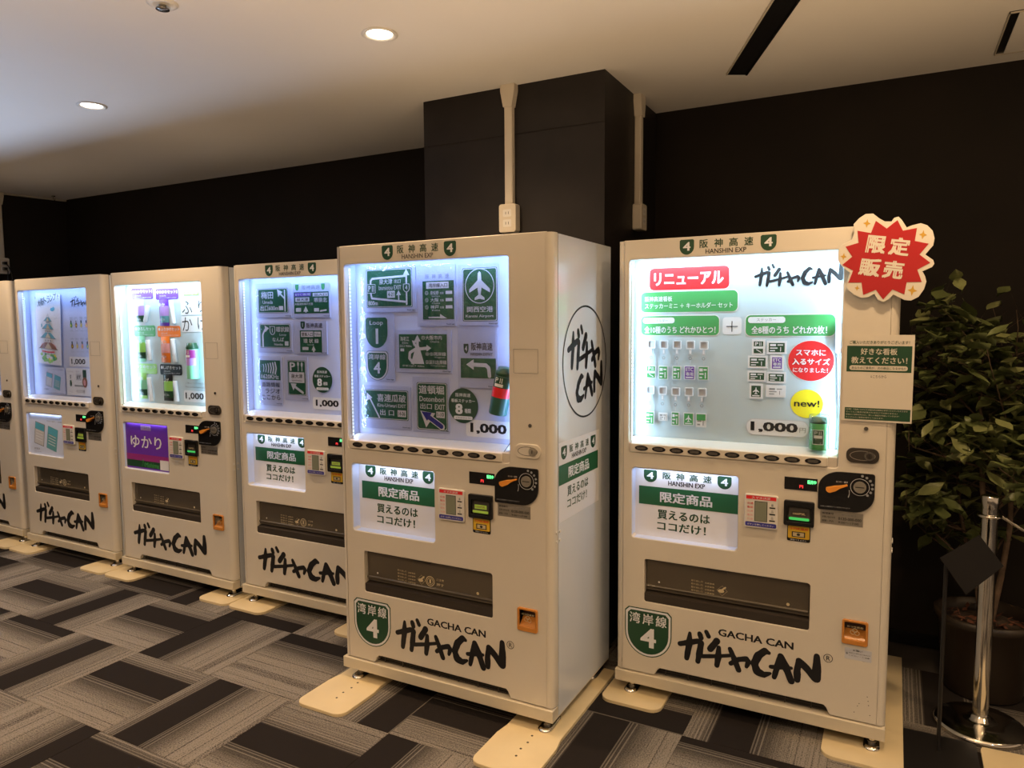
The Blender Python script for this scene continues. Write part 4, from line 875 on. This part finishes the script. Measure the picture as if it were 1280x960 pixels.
P5 = [((.082, .355, 1.558, 1.7485), (.105, .336, 1.580, 1.736), s_loop, f'sticker pack of a green road sign with a looping white line {fm}'),
      ((.362, .542, 1.500, 1.745), (.386, .532, 1.530, 1.680), s_rinku, f'sticker pack of a green sign listing three cities over a white arrow {fm}'),
      ((.554, .732, 1.501, 1.737), (.571, .723, 1.521, 1.7225), s_air, f'sticker pack of a green airport sign with a white airplane {fm}'),
      ((.063, .245, 1.275, 1.556), (.076, .235, 1.282, 1.550), s_routes, f'sticker pack of two green route shields {fm}'),
      ((.2516, .521, 1.315, 1.4895), (.266, .497, 1.334, 1.472), s_junction, f'sticker pack of a dark green junction sign with a white curved arrow {fm}'),
      ((.549, .727, 1.262, 1.4985), (.559, .715, 1.304, 1.444), s_left, f'sticker pack of a green sign with a left turn arrow {fm}'),
      ((.067, .322, 1.081, 1.261), (.082, .306, 1.120, 1.243), s_kire, f'sticker pack of a wide green exit sign with a thin slanted arrow {fm}'),
      ((.332, .507, 1.079, 1.302), (.348, .4955, 1.090, 1.280), s_doton, f'sticker pack of an upright green exit sign with a blue arrow {fm}')]
for q, s, fn, lb in P5: pack(X5, q, s, fn, lb)
mb = MB(); 
for i, ch in enumerate('阪神高速'): mb.text(ch, .399+i*.031, .417+i*.031, 1.688, 1.706, .0702-.0003, 'grey', .0)
part('card_heading', mb, m5)
def price_print(mt, circ, prc, label=True):
    mb = MB()
    if circ:
        cx, cz, r = circ; mb.disc(cx, cz, r, r, DY-.004, 'dgreen', 40); y = DY-.0045
        mb.text('阪神高速', cx-r*.5, cx+r*.5, cz+r*.5, cz+r*.72, y, 'white', .01).text('看板ステッカー', cx-r*.8, cx+r*.8, cz+r*.18, cz+r*.38, y, 'white', .02).text('8', cx-r*.52, cx-.002, cz-r*.50, cz+r*.10, y, 'white', .05).text('種類', cx+r*.1, cx+r*.52, cz-r*.42, cz-r*.16, y, 'white', .02)
        mb.rr(cx-r*.62, cx+r*.62, cz-r*.80, cz-r*.60, y, 'white', .005).text('どれかひとつ！', cx-r*.5, cx+r*.5, cz-r*.76, cz-r*.64, y-.0004, 'dgreen', 0)
    if circ: part('round_label', mb, mt, label='dark green round label'); mb = MB()
    u0, u1, z0, z1 = prc; mb.rr(u0-.02, min(u1+.03, .80), z0-.012, z1+.012, DY-.0004, 'white', .012); mb.text('1,000', u0, u1, z0, z1, DY-.0009, 'black', .045)
    part('price_label', mb, mt)
price_print(m5, (.567, 1.195, .068), (.597, .757, 1.088, 1.130))
part('latch_cord', MB().tube([(.806, .02, 1.10), (.80, .016, 1.07), (.775, .012, 1.035)], .0012, 'blackp', 5).tube([(.803, .02, 1.12), (.806, .02, 1.08)], .005, 'grey', 6), m5)
# third machine
def s_umeda(mb, a, y):
    X, Z, T, B, S, A = G(mb, a, y); T('梅田', .12, .52, .58, .88); T('Umeda', .16, .50, .38, .52, b=.01); T('出口600m', .08, .68, .10, .32); S([(.90, .08), (.90, .90)], .008); A(.66, .95, -.8, 1, .034); S([(.88, .6), (.72, .82)], .009); B(.70, .84, .12, .28)
def s_etc(mb, a, y):
    for i in range(2): mb.shield(a[0]+.01+i*.175, a[0]+.035+i*.175, a[3]+.008, a[3]+.040, y, 'lgreen')
    mb.text('阪神高速', a[0]+.055, a[1]-.055, a[3]+.012, a[3]+.034, y, 'grey', .01)
    X, Z, T, B, S, A = G(mb, a, y, False); B(.02, .5, .80, .97, 'purple'); T('ETC専用', .05, .48, .83, .94); B(.04, .45, .55, .75); T('泉大津', .08, .42, .58, .72, 'black'); T('大阪湾岸神戸方面', .02, .55, .38, .50, b=.01); B(.55, .98, .78, .94); T('出入口', .6, .95, .80, .92, 'black'); T('堺泉北', .58, .96, .50, .72); A(.34, .34, 0, 1, .028); S([(.34, .06), (.34, .2)], .008); B(.05, .2, .08, .26); B(.58, .72, .08, .24); S([(.76, .1), (.92, .14)], .008)
def s_namba(mb, a, y):
    X, Z, T, B, S, A = G(mb, a, y); S([(.10, .06), (.10, .55), (.18, .76), (.22, .78)], .010); A(.32, .82, 1, .1, .030); mb.shield(X(.34), X(.52), Z(.54), Z(.90), y-.0008, 'white'); mb.shield(X(.36), X(.50), Z(.57), Z(.88), y-.0011, 'green'); mb.text('1', X(.415), X(.445), Z(.64), Z(.82), y-.0014, 'white', .02); T('環状線', .55, .97, .66, .88); T('Loop', .66, .88, .48, .60, b=.01); T('なんば', .42, .80, .26, .44); T('Namba', .48, .76, .10, .20, b=.01); B(.82, .94, .10, .28)
def s_tosa(mb, a, y):
    mb.shield(a[0]+.006, a[0]+.036, a[3]+.008, a[3]+.046, y, 'dgreen'); mb.text('1', a[0]+.017, a[0]+.024, a[3]+.018, a[3]+.038, y-.0004, 'white', .02); mb.text('阪神高速', a[0]+.045, a[1]+.006, a[3]+.012, a[3]+.038, y, 'black', .01)
    X, Z, T, B, S, A = G(mb, a, y, False); B(.05, .62, .70, .95); T('堂島入口', .09, .60, .74, .90, 'black'); B(.66, .96, .72, .94); T('700m', .68, .94, .76, .88, 'black', 0); T('環 状 線', .16, .86, .42, .62); T('Loop', .36, .64, .30, .38, b=0); B(.10, .38, .10, .24); S([(.62, .05), (.62, .16)], .010); A(.62, .30, 0, 1, .024)
def s_radio(mb, a, y):
    X, Z, T, B, S, A = G(mb, a, y, False)
    for i in range(6): S([(.18+i*.115, .42-i*.018), (.21+i*.12, .60), (.18+i*.115, .78+i*.022)], .004+.0012*i)
    T('1620KHz', .08, .92, .06, .28)
    for i, s_ in enumerate(('道路情報', 'ラジオ', 'ここから')): mb.text(s_, a[0]+(.010 if i != 1 else .035), a[1]-.006, a[2]-.038-i*.034, a[2]-.012-i*.034, y, 'black', .01)
def s_pa(mb, a, y):
    X, Z, T, B, S, A = G(mb, a, y, r=.008); T('P', .14, .44, .70, .94, b=.03); S([(.60, .70), (.60, .94)], .005); S([(.80, .70), (.80, .94)], .005); S([(.56, .86), (.56, .94)], .003); S([(.64, .86), (.64, .94)], .003); mb.disc(X(.80), Z(.88), .007, .012, y-.0007, 'white', 12)
    B(.08, .92, .36, .66); T('泉大津', .20, .82, .49, .61, 'black'); T('Izumiotsu', .24, .78, .40, .45, 'black', 0); S([(.82, .08), (.4, .24)], .013); A(.16, .34, -1, .65, .036)
tm = 'in the partly hidden machine'
P3 = [((.099, .350, 1.550, 1.733), (.110, .325, 1.576, 1.706), s_umeda, f'sticker pack of a green exit sign reading six hundred metres {tm}'),
      ((.3645, .612, 1.547, 1.725), (.368, .601, 1.572, 1.681), s_etc, f'sticker pack of a green sign with a purple toll strip {tm}'),
      ((.097, .3505, 1.368, 1.531), (.115, .333, 1.393, 1.520), s_namba, f'sticker pack of a green sign with a bent right arrow {tm}'),
      ((.366, .587, 1.360, 1.535), (.401, .5485, 1.373, 1.485), s_tosa, f'sticker pack with a small square green sign on white {tm}'),
      ((.095, .268, 1.086, 1.349), (.106, .255, 1.222, 1.327), s_radio, f'sticker pack of green radio wave sign over black lettering {tm}'),
      ((.289, .452, 1.120, 1.351), (.306, .433, 1.147, 1.330), s_pa, f'sticker pack of an upright green parking area sign {tm}')]
for q, s, fn, lb in P3: pack(X3, q, s, fn, lb)
price_print(m3, (.5435, 1.233, .066), (.492, .645, 1.092, 1.130))
# second machine from left of four: seasoning sets
SETS = [((.097, .300, 1.672, 1.738), (.131, .214, 1.518, 1.674), (.233, .271, 1.536, 1.634), 'purple', 'ゆかりセット1', 'pale purple speckled'), ((.324, .525, 1.666, 1.730), (.354, .437, 1.514, 1.668), (.468, .502, 1.524, 1.659), 'purple', 'ゆかりセット2', 'deep purple'),
        ((.108, .305, 1.452, 1.517), (.134, .209, 1.300, 1.454), (.238, .278, 1.308, 1.432), 'lgreen', 'ひろしセット', 'mint green'), ((.324, .529, 1.449, 1.514), (.353, .434, 1.299, 1.451), (.468, .501, 1.302, 1.438), 'orange', 'ふりかけセット', 'orange'),
        ((.109, .304, 1.229, 1.290), (.128, .206, 1.078, 1.232), (.234, .272, 1.064, 1.208), 'lime', 'うめセット', 'lime green'), ((.332, .529, 1.227, 1.290), (.359, .443, 1.074, 1.230), (.473, .501, 1.074, 1.195), 'black', 'しげきセット', 'black and green')]
cols2 = [('lgrey', 'lilac', 'dgreen'), ('purple', 'lilac', 'teal'), ('mint', 'lime', 'dgreen'), ('orange', 'pink', 'orange'), ('lime', 'mint', 'dgreen'), ('black', 'lime', 'dgreen')]
mb = MB()
for i, (tq, kq, rq, k, s, ds) in enumerate(SETS):
    mb = MB(); mb.rr(tq[0], tq[1], tq[2], tq[3], DY-.0006, k, .012); mb.text(s, tq[0]+.032, tq[1]-.008, tq[3]-.030, tq[3]-.010, DY-.0011, 'white', .02); mb.disc(tq[0]+.018, tq[3]-.020, .009, .009, DY-.0011, 'white', 14)
    mb.text('混ぜごはんの素', tq[0]+.035, tq[0]+.09, tq[2]+.018, tq[2]+.026, DY-.0011, 'white', 0).text('スティック＋缶バッジ付き', tq[0]+.03, tq[1]-.02, tq[2]+.006, tq[2]+.014, DY-.0011, 'white', 0)
    part('title_label', mb, m2)
    cx, cz = (kq[0]+kq[1])/2, (kq[2]+kq[3])/2; w, h_ = kq[1]-kq[0], kq[3]-kq[2]
    t = thing('seasoning_pouch', f'{ds} seasoning pouch hanging in the purple panel machine', 'pouch', at(X2, cx, .062, cz), 'seasoning pouches')
    A_, B_, D_ = cols2[i]; pm = MB(); n = 10
    for jz in range(8):
        za, zb = -h_/2+h_*jz/8, -h_/2+h_*(jz+1)/8
        for jx in range(6):
            xa, xb = -w/2+w*jx/6, -w/2+w*(jx+1)/6
            f = lambda x, z: (x, .010-.014*max(0, math.cos(PI*x/w))*max(.1, math.cos(PI*z/h_*.96)), z)
            kk = A_ if jz in (0, 7, 6) or jx in (0,) else (B_ if (jz in (3, 4, 5)) else D_)
            pm.add([f(xa, za), f(xb, za), f(xb, zb), f(xa, zb)], [(0, 1, 2, 3)], kk, True)
    pm.add([(-w/2, .010, -h_/2), (w/2, .010, -h_/2), (w/2, .010, h_/2), (-w/2, .010, h_/2)], [(3, 2, 1, 0)], A_)
    part('pouch', pm, t)
    part('lettering', MB().text(s[:2], -w*.35, w*.35, h_*.22, h_*.36, -.0048, 'white', .03).text('混ぜごはん', -w*.3, w*.3, -h_*.30, -h_*.22, -.005, 'white', .01), t)
    cx, cz = (rq[0]+rq[1])/2, (rq[2]+rq[3])/2; hh = (rq[3]-rq[2])/2
    solo('seasoning_stick', MB().lathe([(0, -hh), (.011, -hh), (.0125, -hh*.9), (.0125, hh*.9), (.011, hh), (0, hh)], 'white', n=14).text('三島のふりかけ', -.004, .004, -hh*.5, hh*.5, -.0129, 'grey', 0), f'slim white stick sachet beside the {ds} pouch', 'stick sachet', at(X2, cx, .06, cz, -.12 if i else .3), 'white stick sachets')
y = DY-.0006; mb = MB()
mb.rect(.571, .70, 1.683, 1.733, y, 'lime').text('三島の', .578, .69, 1.690, 1.727, y-.0005, 'white', .03)
mb.rect(.540, .80, 1.575, 1.665, y+.0002, 'white').rect(.540, .80, 1.478, 1.568, y+.0002, 'white')
mb.text('ふ', .552, .638, 1.582, 1.655, y-.0005, 'black', -.005).text('り', .690, .745, 1.590, 1.655, y-.0005, 'black', -.005).text('か', .548, .634, 1.484, 1.562, y-.0005, 'black', -.005).text('け', .680, .745, 1.490, 1.562, y-.0005, 'black', -.005)
mb.ring(.602, 1.345, .052, .0012, y, 'grey', 36, .065)
mb.flat([(.578, 1.350), (.605, 1.312), (.626, 1.335), (.600, 1.376)], y-.0004, 'black')
mb.text('ご購入いただきありがとう', .556, .75, 1.180, 1.190, y, 'grey', 0).text('This is the limited item', .548, .75, 1.158, 1.167, y, 'grey', .01)
mb.rr(.535, .78, 1.076, 1.142, y, 'white', .012).text('1,000', .550, .705, 1.088, 1.130, y-.0005, 'black', .03)
part('window_print', mb, m2)
can(X2, .664, 1.215, .042, 'mint can with a magenta band in the machine with the purple panel', 0, .033, .21, 'mint', ('magenta', 'lilac'), 'b')
# leftmost full machine: castle poster and prints
t = thing('castle_poster', 'tall white poster with a painted castle in the leftmost full machine', 'poster', at(X1, .27, .064, 1.50, .06))
part('sheet', MB().box(-.14, .14, -.001, .001, -.235, .235, 'white'), t)
mb = MB(); y = -.0016
for i, ch in enumerate('大阪トランプ'): mb.T = Matrix.Translation((-.10+i*.036, 0, .165+i*.010)); mb.text(ch, -.017, .017, -.024, .024, y, 'black', .012)
mb.T = None
mb.text('！', .112, .122, .20, .23, y, 'black', .02)
for i in range(40):
    a = random.uniform(0, 2*PI); r = random.uniform(0, 1)**.5; mb.disc(.005+.10*r*math.cos(a), -.165+.055*r*math.sin(a), .016, .011, y-.00002*i, random.choice(('lime', 'lime', 'lgreen', 'yellow')), 8)
mb.disc(.0, -.12, .09, .03, y-.001, 'pink', 20)
for zb, w0_, w1_, hh in ((-.165, .108, .075, .075), (-.090, .088, .056, .066), (-.025, .066, .040, .058), (.032, .046, .028, .046)):
    mb.flat([(-w1_, zb), (w1_, zb), (w1_*.9, zb+hh*.5), (-w1_*.9, zb+hh*.5)], y-.0014, 'cream'); mb.flat([(-w0_, zb+hh*.42), (w0_, zb+hh*.42), (w1_*.55, zb+hh), (-w1_*.55, zb+hh)], y-.0018, 'teal' if hh < .07 else 'brown')
    mb.flat([(-w1_*.6, zb+hh*.42), (w1_*.6, zb+hh*.42), (0, zb+hh*1.0)], y-.0022, 'tan'); mb.stroke([(-w0_, zb+hh*.42), (w0_, zb+hh*.42)], .004, y-.0024, 'grey'); mb.stroke([(-w1_*.6, zb+hh*.42), (0, zb+hh), (w1_*.6, zb+hh*.42)], .003, y-.0026, 'grey')
    for q_ in (-.5, 0, .5): mb.rect(w1_*q_-.006, w1_*q_+.006, zb+.004, zb+.018, y-.0022, 'grey')
mb.stroke([(-.012, .075), (0, .10), (.012, .075)], .003, y-.002, 'grey'); mb.stroke([(-.07, -.15), (0, -.155), (.07, -.15)], .008, y-.0024, 'red'); mb.disc(.05, .13, .022, .012, y, 'sky', 14); mb.disc(.066, .136, .014, .012, y-.0002, 'sky', 14); mb.disc(-.075, .02, .008, .014, y, 'teal', 10)
mb.stroke([(.07, .075), (.085, .07), (.10, .08)], .002, y, 'grey')
part('castle_print', mb, t)
t = thing('phone_card', 'white card showing two blue phones below the castle poster', 'card', at(X1, .288, .068, 1.160, .02))
mb = MB().box(-.13, .13, -.001, .001, -.085, .085, 'sheet'); part('card', mb, t)
mb = MB(); phones(mb, -.12, .12, -.08, .075, -.0016); mb.text('スマートフォンで読み取り', .0, .115, .068, .075, -.0016, 'black', 0).text('方法は', -.11, -.06, -.07, -.06, -.0016, 'black', .01); part('phone_print', mb, t)
t = thing('product_card', 'white card of small product pictures right of the phone card', 'card', at(X1, .575, .068, 1.155))
part('card', MB().box(-.135, .20, -.001, .001, -.088, .088, 'white'), t)
mb = MB(); y = -.0016
mb.disc(-.09, -.01, .012, .022, y, 'dgreen').rect(-.096, -.084, .02, .045, y, 'grey').rr(-.03, .03, .01, .055, y, 'lgrey', .006).text('必ず', -.02, .02, .02, .045, y-.0004, 'black', .03).rect(-.05, .05, -.03, -.02, y, 'grey').text('くじつき', -.03, .06, -.07, -.05, y, 'black', .02).rect(.045, .085, .03, .08, y, 'dgreen').disc(.065, 0, .028, .035, y, 'brown').disc(.062, -.002, .012, .02, y-.0004, 'pink').text('カプセル', -.11, -.06, .062, .072, y, 'grey', 0).text('あたり', -.03, .01, .062, .072, y, 'grey', 0).text('はずれなし', -.11, -.07, -.07, -.06, y, 'grey', 0)
part('print', mb, t)
mb = MB(); y = DY-.0006
logo(mb, .514, .815, 1.640, 1.712, DY-.001, 'black', None, .62)
for r in range(2):
    for i in range(5):
        u, z = .512+i*.055, 1.535-r*.135; mb.rect(u-.018, u+.018, z+.036, z+.038, y, 'grey').text('さくら', u-.016, u+.016, z+.026, z+.034, y, 'grey', 0).disc(u, z-.012, .012, .018, y, ('lgreen', 'brown', 'tan', 'pink', 'teal')[(i+r) % 5], 12).rect(u-.006, u+.006, z+.002, z+.018, y-.0003, ('dgreen', 'grey', 'dgreen', 'black', 'grey')[i]).disc(u, z-.014, .005, .008, y-.0006, 'yellow', 8)
        mb.text('全十種', u-.014, u+.014, z-.052, z-.044, y, 'grey', 0)
mb.rr(.470, .70, 1.255, 1.318, y, 'white', .01).text('1,000', .493, .645, 1.266, 1.305, y-.0005, 'black', .03)
mb.disc(.118, 1.708, .006, .006, y, 'blue', 10)
part('window_print', mb, m1)

# ---------------------------------------------------------------- stabiliser plates under the machines
def plate(x0, x1, y0, y1, label, z=.012, holes=True, r=.045, waist=.01):
    P = [(x0, y0+r)]
    for cx, a0 in ((x0+r, PI), (x1-r, 1.5*PI)):
        for i in range(7): a = a0+PI/2*i/6; P.append((cx+r*math.cos(a), y0+r+r*math.sin(a)))
    P += [(x1, y0+.20), (x1-waist, y0+.26), (x1-waist, y1), (x0+waist, y1), (x0+waist, y0+.26), (x0, y0+.20)]
    P = P[1:]
    cx, cy = (x0+x1)/2, (y0+y1)/2
    t = thing('floor_plate', label, 'floor plate', Matrix.Translation((cx, cy, 0)), 'stabiliser plates under the machines')
    mb = MB(); mb.prismz([(a-cx, b-cy) for a, b in P], 0, z-.0015, 'plate'); mb.prismz([(a*.994, b*.998) for a, b in [(a-cx, b-cy) for a, b in P]], z-.0015, z, 'plate'); part('board', mb, t)
    mb = MB()
    if holes:
        for i in range(4): mb.cyl(.012+i*.004*0+(-.005 if i % 2 else 0), y0-cy+.10+.045*i, .0045, z, z+.0006, 'sill', 10)
    else: mb.cyl(.02, y1-cy-.12, .0045, z, z+.0006, 'sill', 10)
    part('screw_hole', mb, t)
plate(-2.075, -1.835, 2.030, 2.86, 'cream floor plate under the left foot of the forward machine')
plate(-1.250, -1.010, 2.015, 2.86, 'cream floor plate under the right foot of the forward machine', r=.04)
plate(-1.005, -.760, 2.618, 3.30, 'cream floor plate under the left foot of the right machine', holes=False)
plate(-.185, .072, 2.612, 3.56, 'long cream floor plate under the right foot of the right machine', holes=False, waist=.0)
for (xa, xb), s in zip(((-3.375, -3.143), (-3.139, -2.880), (-4.47, -4.225), (-4.221, -3.955), (-5.56, -5.310), (-5.306, -5.045), (-2.40, -2.16), (-6.35, -6.11)),
                  ('under the right foot of the machine with the purple panel', 'under the left foot of the machine behind the forward one', 'under the right foot of the castle poster machine', 'under the left foot of the machine with the purple panel',
                   'under the right foot of the leftmost machine', 'under the left foot of the castle poster machine', 'under the right foot of the machine behind the forward one', 'under the left foot of the leftmost machine')):
    plate(xa, xb, 2.60 if xa > -5 else 2.62, 3.30, 'cream floor plate '+s, holes=False, waist=.004)

# ---------------------------------------------------------------- right corner: stanchion, rope, sign stand, board, ficus
def stanchion(x, y, label):
    t = thing('stanchion', label, 'barrier post', Matrix.Translation((x, y, 0)))
    part('base', MB().lathe([(0, 0), (.150, 0), (.152, .006), (.150, .016), (.142, .022), (.06, .030), (.034, .036), (.032, .05), (0, .05)], 'chrome', n=48), t)
    part('post', MB().lathe([(.0265, .045), (.0265, .83)], 'chrome', n=28), t)
    part('collar', MB().lathe([(.0265, .796), (.038, .798), (.040, .803), (.038, .808), (.0265, .810)], 'chrome', n=28), t)
    part('cap', MB().lathe([(.025, .822), (.026, .83), (.030, .872), (.028, .878), (0, .879)], 'chrome', n=28), t)
stanchion(.325, 3.085, 'chrome barrier post on a round base in front of the potted tree')
stanchion(1.75, 3.0, 'chrome barrier post outside the view on the right')
mb = MB(); A_ = Vector((.362, 3.083, .803)); B_ = Vector((1.712, 3.002, .803)); N = 90
for s_ in range(3):
    P = []
    for i in range(N+1):
        f = i/N; p = A_.lerp(B_, f); p.z -= .22*4*f*(1-f); a = f*110+s_*2*PI/3; P.append(p+Vector((0, math.cos(a)*.0035, math.sin(a)*.0035)))
    mb.tube(P, .0032, 'steel', 5)
o0 = (.362, 3.083, .803)
bo = bpy.data.objects.new('barrier_cord', mb.mesh('barrier_cord', o0)); C.objects.link(bo); bo.location = o0
tag(bo, 'twisted silver cord hanging from the chrome barrier post', 'cord')
t = thing('sign_stand', 'thin black sign stand with a flat black base and tilted panel, right of the machines', 'sign stand', Matrix.Translation((.18, 2.83, 0)) )
part('base', MB().box(-.125, .120, -.20, .105, 0, .008, 'matb', .01), t); part('pole', MB().cyl(0, 0, .0065, .008, .70, 'matb', 12), t)
part('panel', MB().prismy([(.060, .585), (.162, .700), (.090, .795), (-.02, .700)], -.016, -.010, 'matb'), t)
mb = MB().prismz([(0, 0), (.30, .018), (.30, -.46), (-.01, -.50), (-.006, -.02)][::-1], 0, .010, 'plate')
solo('floor_board', mb, 'pale beige board lying on the floor at the bottom right corner', 'board', Matrix.Translation((.318, 2.920, 0)))
# ficus
TX, TY = .36, 3.42
t = thing('potted_ficus', 'dim artificial ficus tree in a brown pot behind the barrier post', 'potted tree', Matrix.Translation((TX, TY, 0)))
part('pot', MB().lathe([(0, 0), (.135, 0), (.14, .01), (.168, .29), (.182, .295), (.182, .325), (.165, .325), (.160, .27)], 'pot', n=36), t)
mb = MB().lathe([(.162, .272), (.10, .285), (0, .288)], 'soil', n=24)
part('soil', mb, t)
rnd = random.Random(11)
mb = MB()
for i in range(60):
    a, r = rnd.uniform(0, 2*PI), rnd.uniform(.02, .15); c0 = Vector((r*math.cos(a), r*math.sin(a), .285+rnd.uniform(0, .02))); d = Vector((rnd.uniform(-1, 1), rnd.uniform(-1, 1), rnd.uniform(-.3, .5))).normalized()*.022; e_ = Vector((-d.y, d.x, rnd.uniform(-.01, .01)))*.4
    mb.add([c0-d, c0+e_, c0+d, c0-e_], [(0, 1, 2, 3)], 'deadleaf')
lo = part('dry_leaves', mb, t); lo['kind'] = 'stuff'
trunk = MB(); tips = []
def branch(p, d, L, r, lvl):
    P = [p]; R = [r]; q = p.copy(); n = 5
    for i in range(n):
        d = (d+Vector((rnd.uniform(-.18, .18), rnd.uniform(-.18, .18), rnd.uniform(-.05, .12)))).normalized(); q = q+d*L/n; q.y = min(q.y, .27); q.x = max(q.x, -.30); P.append(q.copy()); R.append(r*(1-.6*(i+1)/n))
        if lvl >= 2: tips.append((q.copy(), d.copy()))
    trunk.tube(P, R, 'bark', 6 if lvl else 10)
    if lvl < 3:
        for k in range((9, 5, 3)[lvl]):
            f = rnd.uniform(.30 if lvl == 0 else .2, 1.0); j = min(n-1, int(f*n)); a = rnd.uniform(0, 2*PI)
            nd = (d*.35+Vector((math.cos(a), math.sin(a)*.8, rnd.uniform(-.25, .75)))).normalized()
            branch(P[j].lerp(P[j+1], .5), nd, L*(.42, .55, .6)[lvl]*rnd.uniform(.8, 1.2), R[j]*.5, lvl+1)
    else:
        tips.append((q.copy(), d.copy()))
branch(Vector((0, 0, .27)), Vector((-.03, 0, 1)), .95, .016, 0); branch(Vector((.02, .01, .27)), Vector((.10, .02, 1)), 1.05, .013, 0); branch(Vector((-.01, .02, .27)), Vector((-.16, 0, 1)), .75, .011, 0)
part('trunk', trunk, t)
lm = MB(); prof = [(0, .002), (.014, .30), (.021, .55), (.018, .8), (.010, 1.0), (.0, 1.25)]
LL = .080
V = []; 
for w, s_ in prof: V += [(-w*1.25, s_*LL, .006*math.sin(s_*2)-abs(w)*.15), (0, s_*LL, -.004*s_*s_*3), (w*1.25, s_*LL, .006*math.sin(s_*2)-abs(w)*.15)]
Fc = []
for i in range(5): Fc += [(3*i, 3*i+1, 3*i+4, 3*i+3), (3*i+1, 3*i+2, 3*i+5, 3*i+4)]
def leafmesh(k): return MB().add(V, Fc, k, True).tube([(0, -.014, 0), (0, 0, 0)], .0009, k, 4, False).mesh('leaf')
LM = [leafmesh('leaf'), leafmesh('leaf2')]
allv = []
for (q, d) in tips:
    for k in range(1 if len(tips) > 600 else 2):
        a = rnd.uniform(0, 2*PI); nd = (d*.4+Vector((math.cos(a), math.sin(a), rnd.uniform(-.9, .25)))).normalized()
        pos = q+Vector((rnd.uniform(-.03, .03), rnd.uniform(-.03, .03), rnd.uniform(-.03, .03)))
        X_ = nd.cross(Vector((0, 0, 1))); 
        if X_.length < .1: continue
        X_.normalize(); Zv = X_.cross(nd)
        Rm = Matrix((X_, nd, Zv)).transposed().to_4x4() @ Matrix.Rotation(rnd.uniform(-.5, .5), 4, 'Y') @ Matrix.Scale(rnd.uniform(.75, 1.2), 4); Rm.translation = pos
        w_ = pos+Vector((TX, TY, 0))
        if w_.y > WY-.06 or pos.z < .34 or w_.x < .09: continue
        allv.append((w_.y, Rm))
allv.sort(key=lambda a_: a_[0]); allv = [a_ for i_, a_ in enumerate(allv) if i_ % 3 != 1][:1000]
stuff = MB()
for i, (_, Rm) in enumerate(allv):
    if i < 290:
        o = bpy.data.objects.new('leaf', LM[i % 3 == 0]); C.objects.link(o); o.parent = t; o.matrix_local = Rm
    else:
        stuff.T = Rm; stuff.add(V, Fc, 'leaf' if i % 3 else 'leaf2', True)
stuff.T = None
fo = part('foliage', stuff, t); fo['kind'] = 'stuff'
print('tips', len(tips), 'leaves', len(allv))
